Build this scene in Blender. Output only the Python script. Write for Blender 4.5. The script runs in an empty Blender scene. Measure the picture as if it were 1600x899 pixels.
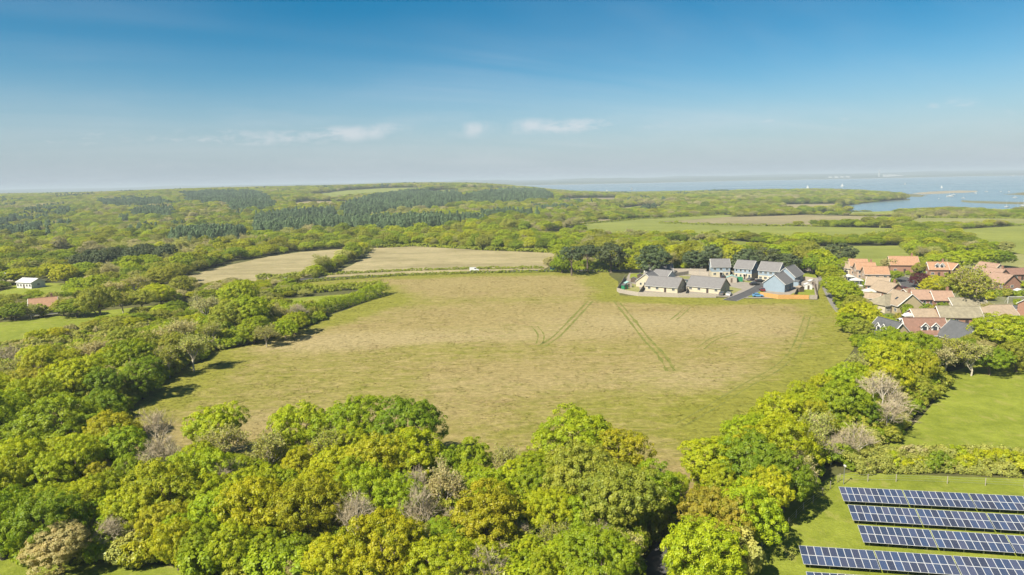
import bpy, bmesh, math, random
import numpy as np
from mathutils import Matrix, Vector
R = math.radians
scene = bpy.context.scene
COL = scene.collection

# ---------------------------------------------------------------- camera
CAMZ = 48.0
PITCH, ROLL, FPX = R(8.96), R(-1.13), 1062.0
cam_d = bpy.data.cameras.new('camera')
cam = bpy.data.objects.new('camera', cam_d); COL.objects.link(cam)
CAM_M = Matrix.Rotation(R(90) - PITCH, 3, 'X') @ Matrix.Rotation(ROLL, 3, 'Z')
cam.matrix_world = Matrix.Translation((0, 0, CAMZ)) @ CAM_M.to_4x4()
cam_d.sensor_width = 36.0
cam_d.lens = FPX / 1600.0 * 36.0
cam_d.clip_start = 1.0
cam_d.clip_end = 80000.0
scene.camera = cam

# ---------------------------------------------------------------- sun, sky, exposure
SUN_EL = R(46)
SUN_DIR = Vector((-0.73, -0.68, 0)).normalized() * math.cos(SUN_EL) + Vector((0, 0, math.sin(SUN_EL)))
sun_d = bpy.data.lights.new('sun', 'SUN')
sun_d.energy = 5.0; sun_d.angle = R(0.53); sun_d.color = (1.0, 0.92, 0.76)
sun = bpy.data.objects.new('sun', sun_d); COL.objects.link(sun)
sun.location = (-200, -100, 300)
sun.rotation_euler = SUN_DIR.to_track_quat('Z', 'Y').to_euler()

world = bpy.data.worlds.new('World'); scene.world = world; world.use_nodes = True


def build_world():
    nt = world.node_tree; N = nt.nodes; L = nt.links
    N.clear()
    out = N.new('ShaderNodeOutputWorld'); bg = N.new('ShaderNodeBackground')
    sky = N.new('ShaderNodeTexSky'); sky.sky_type = 'NISHITA'; sky.sun_disc = False
    sky.sun_elevation = SUN_EL
    sky.sun_rotation = math.atan2(SUN_DIR.x, SUN_DIR.y)
    sky.altitude = 60; sky.air_density = 1.0; sky.dust_density = 0.6; sky.ozone_density = 1.6
    bg.inputs['Strength'].default_value = 0.05
    tc = N.new('ShaderNodeTexCoord')
    nrm = N.new('ShaderNodeVectorMath'); nrm.operation = 'NORMALIZE'
    L.new(tc.outputs['Generated'], nrm.inputs[0])
    sep = N.new('ShaderNodeSeparateXYZ'); L.new(nrm.outputs[0], sep.inputs[0])

    def m(op, a, b=None, c=None, clamp=False):
        n = N.new('ShaderNodeMath'); n.operation = op; n.use_clamp = clamp
        for i, v in enumerate((a, b, c)):
            if v is None: continue
            if isinstance(v, (int, float)): n.inputs[i].default_value = v
            else: L.new(v, n.inputs[i])
        return n.outputs[0]

    def mapr(v, a, b, c=0.0, d=1.0):
        n = N.new('ShaderNodeMapRange'); n.interpolation_type = 'SMOOTHSTEP'
        L.new(v, n.inputs[0])
        for i, q in enumerate((a, b, c, d)): n.inputs[1 + i].default_value = q
        return n.outputs[0]

    def noise(vec, sc, det, rough=0.55, dist=0.0):
        n = N.new('ShaderNodeTexNoise'); n.inputs['Scale'].default_value = sc
        n.inputs['Detail'].default_value = det; n.inputs['Roughness'].default_value = rough
        n.inputs['Distortion'].default_value = dist
        L.new(vec, n.inputs['Vector']); return n.outputs['Fac']

    def comb(x, y, z):
        n = N.new('ShaderNodeCombineXYZ')
        for i, v in enumerate((x, y, z)):
            if isinstance(v, (int, float)): n.inputs[i].default_value = v
            else: L.new(v, n.inputs[i])
        return n.outputs[0]
    z = sep.outputs[2]
    az = m('ARCTAN2', sep.outputs[0], sep.outputs[1])
    el = m('ARCSINE', z)
    # thin high cloud, laid on a plane far above
    zz = m('ADD', m('MAXIMUM', z, 0.0), 0.10)
    pl = comb(m('DIVIDE', sep.outputs[0], zz), m('MULTIPLY', m('DIVIDE', sep.outputs[1], zz), 0.8), 0.0)
    rot = N.new('ShaderNodeVectorRotate'); rot.rotation_type = 'Z_AXIS'; rot.inputs['Angle'].default_value = R(-22)
    L.new(pl, rot.inputs['Vector'])
    scl = N.new('ShaderNodeVectorMath'); scl.operation = 'MULTIPLY'; scl.inputs[1].default_value = (0.35, 1.5, 1)
    L.new(rot.outputs[0], scl.inputs[0])
    c1 = noise(scl.outputs[0], 0.55, 7, 0.58, 0.6)
    c2 = noise(pl, 0.23, 4, 0.5, 0.3)
    cir = m('MULTIPLY', mapr(c1, 0.30, 0.85), mapr(c2, 0.36, 0.66))
    cir = m('MULTIPLY', cir, CIRRUS)
    # a band of small far-off cumulus low in the sky
    cv = comb(m('MULTIPLY', az, 26.0), m('MULTIPLY', el, 95.0), 0.37)
    k1 = noise(cv, 1.0, 9, 0.68, 0.2)
    k2 = noise(comb(m('MULTIPLY', az, 6.0), m('MULTIPLY', el, 9.0), 4.2), 1.0, 3, 0.5)
    wob = noise(comb(m('MULTIPLY', az, 3.0), 3.1, 0.0), 1.6, 3)
    cen = m('ADD', m('ADD', R(3.35), m('MULTIPLY', mapr(az, R(-40), R(5)), R(0.95))), m('MULTIPLY', m('SUBTRACT', wob, 0.5), R(1.6)))
    up = m('SUBTRACT', el, cen)
    band = m('MULTIPLY', mapr(up, R(0.95), R(0.15)), mapr(up, R(-1.0), R(-0.05)))
    more = m('ADD', 0.46, m('MULTIPLY', m('MULTIPLY', mapr(az, R(-30), R(-10)), mapr(az, R(9), R(3))), 0.18))
    cum = m('MULTIPLY', mapr(m('ADD', m('ADD', m('MULTIPLY', k1, 0.85), m('MULTIPLY', k2, 0.30)), m('SUBTRACT', more, 0.5)), 0.49, 0.74), band)
    gap = mapr(noise(comb(m('MULTIPLY', az, 13.0), m('MULTIPLY', el, 10.0), 5.0), 1.0, 4), 0.36, 0.60)
    cum = m('MULTIPLY', cum, gap)
    veil = m('MULTIPLY', m('MULTIPLY', mapr(el, R(9), R(3.5)), mapr(noise(comb(m('MULTIPLY', az, 3.0), m('MULTIPLY', el, 16.0), 1.7), 1.0, 5, 0.6), 0.4, 0.75)), 0.22)
    cum = m('MAXIMUM', m('MULTIPLY', cum, 0.58), veil)
    tot = m('MAXIMUM', cir, cum, clamp=True)
    hs = N.new('ShaderNodeHueSaturation'); hs.inputs['Saturation'].default_value = 1.15; hs.inputs['Hue'].default_value = 0.497
    hz = N.new('ShaderNodeMix'); hz.data_type = 'RGBA'; L.new(mapr(el, R(9.5), R(-2), 0.0, 0.92), hz.inputs[0])
    L.new(sky.outputs[0], hz.inputs[6]); hz.inputs[7].default_value = HORIZON
    dp = N.new('ShaderNodeMix'); dp.data_type = 'RGBA'; dp.blend_type = 'MULTIPLY'; L.new(mapr(el, R(-1.5), R(13.5)), dp.inputs[0])
    L.new(hz.outputs[2], dp.inputs[6]); dp.inputs[7].default_value = (0.27, 0.60, 0.74, 1); L.new(dp.outputs[2], hs.inputs['Color'])
    mx = N.new('ShaderNodeMix'); mx.data_type = 'RGBA'
    L.new(tot, mx.inputs[0]); L.new(hs.outputs[0], mx.inputs[6]); mx.inputs[7].default_value = CLOUDCOL
    L.new(mx.outputs[2], bg.inputs['Color']); L.new(bg.outputs[0], out.inputs['Surface'])


CIRRUS = 0.42
HORIZON = (3.2, 3.80, 4.62, 1)
CLOUDCOL = (6.4, 6.4, 6.6, 1)
build_world()
vs = scene.view_settings
vs.view_transform = 'Standard'; vs.look = 'None'; vs.exposure = 1.35; vs.gamma = 1.0
scene.cycles.max_bounces = 6; scene.cycles.diffuse_bounces = 3; scene.cycles.glossy_bounces = 2
scene.cycles.transmission_bounces = 4; scene.cycles.transparent_max_bounces = 6; scene.cycles.volume_bounces = 0
scene.cycles.volume_step_rate = 4.0
scene.render.use_persistent_data = False
scene.cycles.use_denoising = True


# ---------------------------------------------------------------- terrain and picking helpers
def S(a, b, x):
    t = np.clip((np.asarray(x, float) - a) / (b - a), 0, 1)
    return t * t * (3 - 2 * t)


SEA = -12.0


def ray(px, py):
    d = CAM_M @ Vector(((px - 800.0) / FPX, -(py - 449.5) / FPX, -1.0))
    return d


def at(px, py, z=0.0):
    d = ray(px, py); t = (z - CAMZ) / d.z
    return Vector((d.x * t, d.y * t, z))


def poly_xy(pts, z=0.0):
    return np.array([at(px, py, z)[:2] for px, py in pts])


def inside(poly, x, y):
    x = np.asarray(x, float); y = np.asarray(y, float)
    r = np.zeros(x.shape, bool); n = len(poly); j = n - 1
    for i in range(n):
        xi, yi = poly[i]; xj, yj = poly[j]
        c = ((yi > y) != (yj > y)) & (x < (xj - xi) * (y - yi) / (yj - yi + 1e-12) + xi)
        r ^= c; j = i
    return r


def edge_dist(poly, x, y, closed=True):
    x = np.asarray(x, float); y = np.asarray(y, float)
    d = np.full(x.shape, 1e9); n = len(poly)
    for i in range(n if closed else n - 1):
        ax, ay = poly[i]; bx, by = poly[(i + 1) % n]
        dx, dy = bx - ax, by - ay
        t = np.clip(((x - ax) * dx + (y - ay) * dy) / (dx * dx + dy * dy + 1e-9), 0, 1)
        d = np.minimum(d, np.hypot(x - ax - t * dx, y - ay - t * dy))
    return d


# the land: from the coast behind the ridge, round the wooded point, up the creek and off to the right
_shore = [(-3200, 3500), (-900, 3300), (-200, 2900), (150, 2500), (420, 2380), (700, 2330)]
_shore += [tuple(at(px, py, SEA)[:2]) for px, py in
           [(1235, 303), (1300, 303), (1360, 305), (1412, 309), (1425, 312), (1392, 314), (1362, 317), (1330, 321), (1312, 327),
            (1322, 332), (1368, 331), (1400, 330), (1432, 327), (1470, 326), (1512, 326), (1556, 330), (1600, 334), (1700, 338)]]
LAND = np.array(_shore + [(2600, 1150), (2600, -900), (-3600, -900), (-3600, 3500)])
_rx = [-4000, -1808, -1356, -904, -361, -120, 40, 226, 420, 4000]
_rz = [16, 22, 26.5, 29, 31.5, 27, 15, 2, 0, 0]


def hfun(x, y):
    x = np.asarray(x, float); y = np.asarray(y, float)
    a = np.interp(x * 2400.0 / np.maximum(y, 900), _rx, _rz)
    h = a * S(950, 2350, y) * (1 - S(2500, 3600, y)) - 10.0 * S(480, 1050, y) * S(-250, 450, x - 0.06 * y)
    h = h - 5 * S(500, 800, y) * (1 - S(850, 1150, y)) * S(-60, -300, x)
    h = h + 1.3 * S(600, 900, y) * np.sin(x / 140.0 + y / 260.0) + 1.6 * S(900, 1300, y) * np.sin(y / 190.0 - x / 330.0)
    h = h - 14 * S(2700, 3500, y)
    far = y > 800
    if np.any(far):
        d = edge_dist(LAND, x, y); ins = inside(LAND, x, y)
        sd = np.where(ins, d, -d)
        k = S(0, 70, sd)
        hs = np.where(sd > 0, SEA + 0.3 + (np.maximum(h, SEA + 1.2) - SEA - 0.3) * k, SEA + 0.3 + np.maximum(sd * 0.06, -9))
        h = np.where(far, hs, h)
    return h


def h1(x, y):
    return float(hfun(np.array([x]), np.array([y]))[0])


def att(px, py):
    """the point of the terrain seen at a pixel"""
    d = ray(px, py)
    if d.z > -1e-4: d.z = -1e-4
    t0 = CAMZ / -d.z
    if d.y * t0 < 470: return at(px, py, 0.0)
    ts = np.geomspace(300, 6000, 500) / max(d.y, 1e-3)
    g = CAMZ + d.z * ts - hfun(d.x * ts, d.y * ts)
    k = np.argmax(g < 0) if np.any(g < 0) else len(ts) - 1
    if k > 0 and g[k] < 0:
        t = ts[k - 1] + (ts[k] - ts[k - 1]) * g[k - 1] / (g[k - 1] - g[k])
    else: t = ts[k]
    x, y = d.x * t, d.y * t
    return Vector((x, y, h1(x, y)))


def tpoly(pts):
    return np.array([att(px, py)[:2] for px, py in pts])


# ---------------------------------------------------------------- object helpers
def tag(o, label=None, cat=None, group=None, kind=None):
    if label: o['label'] = label
    if cat: o['category'] = cat
    if group: o['group'] = group
    if kind: o['kind'] = kind
    return o


def empty(name, loc=(0, 0, 0), rz=0.0):
    o = bpy.data.objects.new(name, None); COL.objects.link(o)
    o.empty_display_size = 0.5
    o.location = loc; o.rotation_euler = (0, 0, rz); return o


def link(name, me, parent=None):
    o = bpy.data.objects.new(name, me); COL.objects.link(o)
    if parent is not None: o.parent = parent
    return o


def mesh_np(name, verts, faces, mats=(), attr=None, smooth=False, mi=None):
    """verts (n,3), faces (m,k) all of one size"""
    me = bpy.data.meshes.new(name)
    verts = np.asarray(verts, np.float32); faces = np.asarray(faces, np.int32)
    m, k = faces.shape
    me.vertices.add(len(verts)); me.vertices.foreach_set('co', verts.ravel())
    me.loops.add(m * k); me.loops.foreach_set('vertex_index', faces.ravel())
    me.polygons.add(m)
    me.polygons.foreach_set('loop_start', np.arange(0, m * k, k, dtype=np.int32))
    me.polygons.foreach_set('loop_total', np.full(m, k, np.int32))
    if mi is not None: me.polygons.foreach_set('material_index', np.asarray(mi, np.int32))
    if smooth: me.polygons.foreach_set('use_smooth', np.ones(m, bool))
    for q in mats: me.materials.append(q)
    if attr is not None:
        for nm, dom, val in attr:
            a = me.attributes.new(nm, 'FLOAT', dom); a.data.foreach_set('value', np.asarray(val, np.float32))
    me.update(calc_edges=True)
    return me


class MB:
    """collects boxes, prisms and tubes into one mesh"""
    def __init__(s): s.v = []; s.f = []; s.m = []

    def face(s, pts, m=0):
        n = len(s.v); s.v += [tuple(p) for p in pts]; s.f.append(list(range(n, n + len(pts)))); s.m.append(m)

    def box(s, c, d, m=0, rz=0.0, taper=1.0):
        cx, cy, cz = c; hx, hy, hz = d[0] / 2, d[1] / 2, d[2] / 2
        ca, sa = math.cos(rz), math.sin(rz); n = len(s.v)
        for k in (-1, 1):
            t = taper if k > 0 else 1.0
            for a, b in ((-1, -1), (1, -1), (1, 1), (-1, 1)):
                x, y = a * hx * t, b * hy * t
                s.v.append((cx + x * ca - y * sa, cy + x * sa + y * ca, cz + k * hz))
        for q in ((3, 2, 1, 0), (4, 5, 6, 7), (0, 1, 5, 4), (1, 2, 6, 5), (2, 3, 7, 6), (3, 0, 4, 7)):
            s.f.append([n + i for i in q]); s.m.append(m)

    def prism(s, prof, y0, y1, m=0, axis='y', inset=0.0):
        """prof: list of (u, z) counter-clockwise; extruded along an axis"""
        n = len(s.v); k = len(prof)
        for yy in (y0, y1):
            for u, z in prof:
                s.v.append((u, yy, z) if axis == 'y' else (yy, u, z))
        s.f.append([n + i for i in range(k)]); s.m.append(m)
        s.f.append([n + k + i for i in reversed(range(k))]); s.m.append(m)
        for i in range(k):
            j = (i + 1) % k
            s.f.append([n + j, n + i, n + k + i, n + k + j]); s.m.append(m)

    def tube(s, pts, rad, sides=6, m=0, cap=True):
        pts = [Vector(p) for p in pts]
        rings = []
        for i, p in enumerate(pts):
            t = (pts[min(i + 1, len(pts) - 1)] - pts[max(i - 1, 0)]).normalized()
            u = t.cross(Vector((0, 0, 1)) if abs(t.z) < 0.9 else Vector((1, 0, 0))).normalized(); w = t.cross(u)
            r = rad[i] if isinstance(rad, (list, tuple)) else rad
            n = len(s.v); rings.append(n)
            for k in range(sides):
                a = 2 * math.pi * k / sides
                s.v.append(tuple(p + (u * math.cos(a) + w * math.sin(a)) * r))
        for a, b in zip(rings, rings[1:]):
            for k in range(sides):
                j = (k + 1) % sides
                s.f.append([a + k, a + j, b + j, b + k]); s.m.append(m)
        if cap:
            s.f.append([rings[-1] + k for k in range(sides)]); s.m.append(m)

    def mesh(s, name, mats, smooth=False):
        me = bpy.data.meshes.new(name); me.from_pydata(s.v, [], s.f)
        for q in (mats if isinstance(mats, (list, tuple)) else [mats]): me.materials.append(q)
        me.polygons.foreach_set('material_index', np.array(s.m, np.int32))
        if smooth: me.polygons.foreach_set('use_smooth', np.ones(len(s.f), bool))
        bm = bmesh.new(); bm.from_mesh(me); bmesh.ops.recalc_face_normals(bm, faces=bm.faces); bm.to_mesh(me); bm.free()
        me.update(); return me

    def build(s, name, mats, parent=None, smooth=False):
        return link(name, s.mesh(name, mats, smooth), parent)


# ---------------------------------------------------------------- materials
MATS = {}
ALB = 0.66      # base colours below are written as they show in the picture; this brings them to the real ones


class NT:
    def __init__(s, name):
        s.mat = bpy.data.materials.new(name); s.mat.use_nodes = True
        s.t = s.mat.node_tree; s.N = s.t.nodes; s.L = s.t.links
        s.N.clear(); s.out = s.N.new('ShaderNodeOutputMaterial')

    def new(s, ty, **kw):
        n = s.N.new(ty)
        for k, v in kw.items(): setattr(n, k, v)
        return n

    def put(s, sock, v):
        if isinstance(v, (int, float)): sock.default_value = v
        elif isinstance(v, (tuple, list)): sock.default_value = tuple(v) + ((1,) if len(v) == 3 and sock.type == 'RGBA' else ())
        else: s.L.new(v, sock)

    def math(s, op, a, b=0.0, clamp=False):
        n = s.new('ShaderNodeMath', operation=op, use_clamp=clamp); s.put(n.inputs[0], a); s.put(n.inputs[1], b); return n.outputs[0]

    def mix(s, f, a, b, blend='MIX'):
        n = s.new('ShaderNodeMix', data_type='RGBA', blend_type=blend); s.put(n.inputs[0], f); s.put(n.inputs[6], a); s.put(n.inputs[7], b); return n.outputs[2]

    def obj(s):
        return s.new('ShaderNodeTexCoord').outputs['Object']

    def pos(s):
        return s.new('ShaderNodeNewGeometry').outputs['Position']

    def scale(s, vec, sc):
        n = s.new('ShaderNodeVectorMath', operation='MULTIPLY'); s.put(n.inputs[0], vec); n.inputs[1].default_value = sc; return n.outputs[0]

    def noise(s, vec, sc, det=4, rough=0.55, dist=0.0):
        n = s.new('ShaderNodeTexNoise'); s.put(n.inputs['Vector'], vec)
        n.inputs['Scale'].default_value = sc; n.inputs['Detail'].default_value = det; n.inputs['Roughness'].default_value = rough
        n.inputs['Distortion'].default_value = dist
        return n.outputs['Fac']

    def ramp(s, f, a, b, c=0.0, d=1.0):
        n = s.new('ShaderNodeMapRange'); s.put(n.inputs[0], f)
        for i, q in enumerate((a, b, c, d)): n.inputs[1 + i].default_value = q
        return n.outputs[0]

    def bump(s, hgt, strength, dist=0.1):
        n = s.new('ShaderNodeBump'); n.inputs['Strength'].default_value = strength; n.inputs['Distance'].default_value = dist
        s.L.new(hgt, n.inputs['Height']); return n.outputs[0]

    def done(s, col, rough=0.8, spec=0.3, normal=None, **kw):
        b = s.new('ShaderNodeBsdfPrincipled'); s.put(b.inputs['Base Color'], s.mix(1.0, col, (ALB, ALB, ALB), 'MULTIPLY')); s.put(b.inputs['Roughness'], rough)
        b.inputs['Specular IOR Level'].default_value = spec
        for k, v in kw.items(): s.put(b.inputs[k], v)
        if normal is not None: s.L.new(normal, b.inputs['Normal'])
        s.L.new(b.outputs[0], s.out.inputs['Surface']); return s.mat


def simple(name, col, rough=0.7, var=0.25, sc=2.0, spec=0.3, bump=0.0, **kw):
    if name in MATS: return MATS[name]
    t = NT(name); o = t.obj()
    n = t.noise(o, sc, 5, 0.6)
    c = t.mix(t.ramp(n, 0.3, 0.7), tuple(q * (1 - var) for q in col), tuple(min(1, q * (1 + var)) for q in col))
    nb = t.bump(t.noise(o, sc * 6, 3), bump, 0.05) if bump else None
    MATS[name] = t.done(c, rough, spec, nb, **kw); return MATS[name]


def leaf_mat(name, far=False, trans=0.45):
    t = NT(name)
    if far:
        a = t.new('ShaderNodeAttribute', attribute_type='INSTANCER', attribute_name='tint'); base = a.outputs['Color']
    else:
        oi = t.new('ShaderNodeObjectInfo'); base = oi.outputs['Color']
    v = t.new('ShaderNodeAttribute', attribute_type='GEOMETRY', attribute_name='v').outputs['Fac']
    hs = t.new('ShaderNodeHueSaturation')
    t.put(hs.inputs['Hue'], t.ramp(v, 0, 1, 0.482, 0.516)); t.put(hs.inputs['Value'], t.ramp(v, 0, 1, 1.22 * 0.92, 0.82 * 0.92)); t.put(hs.inputs['Color'], base)
    d = t.new('ShaderNodeBsdfDiffuse'); t.put(d.inputs['Color'], hs.outputs[0])
    tr = t.new('ShaderNodeBsdfTranslucent')
    tc = t.mix(1.0, hs.outputs[0], (1.25, 1.15, 0.5, 1), 'MULTIPLY'); t.put(tr.inputs['Color'], tc)
    g = t.new('ShaderNodeBsdfGlossy'); g.inputs['Roughness'].default_value = 0.45; g.inputs['Color'].default_value = (0.8, 0.85, 0.8, 1)
    m1 = t.new('ShaderNodeMixShader'); m1.inputs[0].default_value = trans; t.L.new(d.outputs[0], m1.inputs[1]); t.L.new(tr.outputs[0], m1.inputs[2])
    m2 = t.new('ShaderNodeMixShader'); m2.inputs[0].default_value = 0.015; t.L.new(m1.outputs[0], m2.inputs[1]); t.L.new(g.outputs[0], m2.inputs[2])
    t.L.new(m2.outputs[0], t.out.inputs['Surface']); return t.mat


LEAF = leaf_mat('leaves'); LEAF_FAR = leaf_mat('leaves_of_far_woods', True)
NEEDLE = leaf_mat('needles', trans=0.08); NEEDLE_FAR = leaf_mat('needles_of_far_woods', True, 0.08)
BARK = simple('bark', (0.16, 0.125, 0.09), 0.9, 0.35, 3.0, bump=0.4)
TWIG = leaf_mat('twigs', trans=0.1)
PALE_BARK = simple('pale_bark', (0.50, 0.45, 0.36), 0.9, 0.25, 3.0)


def grass_mat(name, c1, c2, c3=None, sc=0.12, fine=2.2, streak=(1, 1, 1), bump=0.35, attr=False):
    """short grass or dry grass: broad patches, tussocks and fine grain"""
    t = NT(name); p = t.pos()
    ps = t.scale(p, streak)
    big = t.noise(ps, sc, 5, 0.6, 0.6); mid = t.noise(ps, sc * 6, 5, 0.65, 0.3); fin = t.noise(p, fine, 5, 0.7)
    f = t.math('ADD', t.math('MULTIPLY', big, 0.55), t.math('MULTIPLY', mid, 0.45))
    c = t.mix(t.ramp(f, 0.40, 0.62), tuple(q * 0.82 for q in c1), tuple(q * 1.06 for q in c2)); c = t.mix(t.ramp(t.noise(t.scale(p, (1, 2.2, 1)), sc * 14, 6, 0.7), 0.42, 0.7, 0, 0.4), c, t.mix(1.0, c, (0.72, 0.70, 0.62, 1), 'MULTIPLY'))
    if c3:
        k = t.noise(t.scale(p, (1.7, 1.1, 1)), sc * 3.1, 4, 0.6, 0.5)
        c = t.mix(t.ramp(k, 0.56, 0.70, 0, 0.8), c, c3)
    c = t.mix(t.ramp(fin, 0.3, 0.7, 0.0, 0.55), c, t.mix(1.0, c, (0.55, 0.58, 0.5, 1), 'MULTIPLY'))
    nb = t.bump(t.math('ADD', fin, t.math('MULTIPLY', mid, 1.6)), bump, 0.5)
    MATS[name] = t.done(c, 0.95, 0.1, nb); return MATS[name]


def meadow_mat():
    t = NT('dry_meadow'); p = t.pos()
    g = t.new('ShaderNodeAttribute', attribute_type='GEOMETRY', attribute_name='green').outputs['Fac']
    st = t.new('ShaderNodeAttribute', attribute_type='GEOMETRY', attribute_name='straw').outputs['Fac']
    ps = t.scale(p, (0.55, 1.0, 1))
    big = t.noise(ps, 0.035, 6, 0.62, 0.8); mid = t.noise(t.scale(p, (0.7, 1.3, 1)), 0.26, 9, 0.74, 0.5)
    fin = t.noise(t.scale(p, (0.8, 1, 1)), 0.75, 7, 0.78); red = t.noise(t.scale(p, (0.5, 1.2, 1)), 0.09, 5, 0.6, 0.5)
    tan = t.mix(t.ramp(mid, 0.35, 0.66), (0.44, 0.355, 0.155), (0.33, 0.265, 0.098))
    tan = t.mix(t.ramp(t.math('ADD', st, t.math('MULTIPLY', t.math('SUBTRACT', mid, 0.5), 1.2)), 0.25, 0.95, 0, 0.8), tan, (0.47, 0.385, 0.195))
    tan = t.mix(t.ramp(red, 0.57, 0.74, 0, 0.6), tan, (0.33, 0.235, 0.115))
    grn = t.mix(t.ramp(mid, 0.35, 0.65), (0.335, 0.325, 0.055), (0.24, 0.245, 0.038))
    f = t.math('ADD', g, t.math('ADD', t.math('MULTIPLY', t.math('SUBTRACT', big, 0.5), 1.1), t.math('MULTIPLY', t.math('SUBTRACT', mid, 0.5), 2.1)))
    c = t.mix(t.ramp(f, 0.22, 0.98), tan, grn)
    fl = t.noise(t.scale(p, (0.55, 1.2, 1)), 1.7, 6, 0.8); c = t.mix(t.ramp(fl, 0.54, 0.72, 0, 0.75), c, t.mix(1.0, c, (1.45, 1.40, 1.30, 1), 'MULTIPLY'))
    c = t.mix(t.ramp(fin, 0.38, 0.62, 0.0, 0.8), c, t.mix(1.0, c, (0.52, 0.52, 0.46, 1), 'MULTIPLY'))
    nb = t.bump(t.math('ADD', fin, t.math('MULTIPLY', mid, 2.0)), 0.55, 0.6)
    MATS['meadow'] = t.done(c, 0.95, 0.1, nb); return MATS['meadow']


# ---------------------------------------------------------------- the ground, sea and sky-side setting
def ground():
    ang = np.unique(np.concatenate([np.linspace(-math.pi, -R(48), 40), np.linspace(-R(48), R(48), 460), np.linspace(R(48), math.pi, 40)]))
    rad = np.concatenate([[0.0], np.geomspace(25, 3900, 250)])
    A, Q = np.meshgrid(ang[:-1], rad[1:])
    x = np.concatenate([[0], (np.sin(A) * Q).ravel()]); y = np.concatenate([[0], (np.cos(A) * Q).ravel()])
    z = hfun(x, y); na = len(ang) - 1
    out = ~inside(LAND, x, y)
    z = np.where(out, np.minimum(z, SEA - 0.4), z); z = z - 0.06
    i = np.arange(na); j = (i + 1) % na
    fs = []
    for r in range(len(rad) - 2):
        a = 1 + r * na; b = a + na
        fs.append(np.stack([a + i, b + i, b + j, a + j], 1))
    fan = np.stack([np.zeros(na, int), 1 + i, 1 + j, 1 + j], 1)
    t = NT('woodland_floor'); p = t.pos()
    n = t.noise(p, 0.02, 6, 0.6); n2 = t.noise(p, 0.35, 5, 0.65)
    c = t.mix(t.ramp(n, 0.4, 0.6), (0.10, 0.115, 0.035), (0.16, 0.16, 0.05))
    c = t.mix(t.ramp(n2, 0.35, 0.7), c, (0.07, 0.065, 0.03))
    mat = t.done(c, 0.95, 0.1)
    f4 = np.concatenate(fs)
    me = mesh_np('ground', np.stack([x, y, z], 1), f4, [mat], smooth=True)
    tag(link('ground', me), 'open countryside under the woods and fields', kind='structure')


ground()
t = NT('sea_water'); p = t.pos()
w = t.noise(t.scale(p, (0.5, 1, 1)), 0.05, 6, 0.6); pat = t.noise(t.scale(p, (0.25, 1, 1)), 0.0016, 4, 0.6)
SEAWATER = t.done(t.mix(t.ramp(pat, 0.35, 0.7), (0.135, 0.205, 0.245), (0.20, 0.268, 0.30)), t.ramp(pat, 0.3, 0.7, 0.16, 0.3), 0.5, t.bump(w, 0.12, 1.0))
me = mesh_np('sea', [(-30000, 600, SEA), (30000, 600, SEA), (42000, 42000, SEA), (-42000, 42000, SEA)], [[0, 1, 2, 3]], [SEAWATER])
tag(link('sea', me), 'pale blue sea strait beyond the land', kind='structure')


def sheet(name, poly, mat, off, step=None, label=None, fn=None, kind='structure'):
    """a field laid on the terrain, cut to its outline"""
    poly = np.asarray(poly, float)
    ext = poly.max(0) - poly.min(0)
    if step is None: step = max(6.0, max(ext) / 60)
    bm = bmesh.new()
    bm.faces.new([bm.verts.new((a, b, 0)) for a, b in poly])
    bmesh.ops.triangulate(bm, faces=bm.faces[:])
    for ax in (0, 1):
        for v in np.arange(poly[:, ax].min() + step, poly[:, ax].max(), step):
            co = (v, 0, 0) if ax == 0 else (0, v, 0); no = (1, 0, 0) if ax == 0 else (0, 1, 0)
            bmesh.ops.bisect_plane(bm, geom=bm.verts[:] + bm.edges[:] + bm.faces[:], plane_co=co, plane_no=no, dist=1e-4)
    bmesh.ops.remove_doubles(bm, verts=bm.verts[:], dist=0.01)
    xy = np.array([v.co[:2] for v in bm.verts])
    z = hfun(xy[:, 0], xy[:, 1]) + off
    for v, q in zip(bm.verts, z): v.co.z = q
    bmesh.ops.recalc_face_normals(bm, faces=bm.faces[:])
    me = bpy.data.meshes.new(name); bm.to_mesh(me); bm.free()
    if len(me.polygons) and me.polygons[0].normal.z < 0: me.flip_normals()
    me.materials.append(mat)
    me.polygons.foreach_set('use_smooth', np.ones(len(me.polygons), bool))
    if fn is not None:
        co = np.empty(len(me.vertices) * 3, np.float32); me.vertices.foreach_get('co', co); co = co.reshape(-1, 3)
        for nm, val in fn(co[:, 0], co[:, 1]):
            a = me.attributes.new(nm, 'FLOAT', 'POINT'); a.data.foreach_set('value', np.asarray(val, np.float32))
    return tag(link(name, me), label, kind=kind)


def wiggle(poly, step, amp, seed):
    """break up the straight edges of an outline"""
    rr = np.random.default_rng(seed); out = []
    n = len(poly)
    for i in range(n):
        a = np.array(poly[i]); b = np.array(poly[(i + 1) % n]); L = np.hypot(*(b - a)); k = max(1, int(L / step))
        nn = np.array([-(b - a)[1], (b - a)[0]]) / max(L, 1e-6)
        for j in range(k):
            q = a + (b - a) * j / k
            if j: q = q + nn * rr.normal(0, amp)
            out.append(q)
    return np.array(out)


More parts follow.
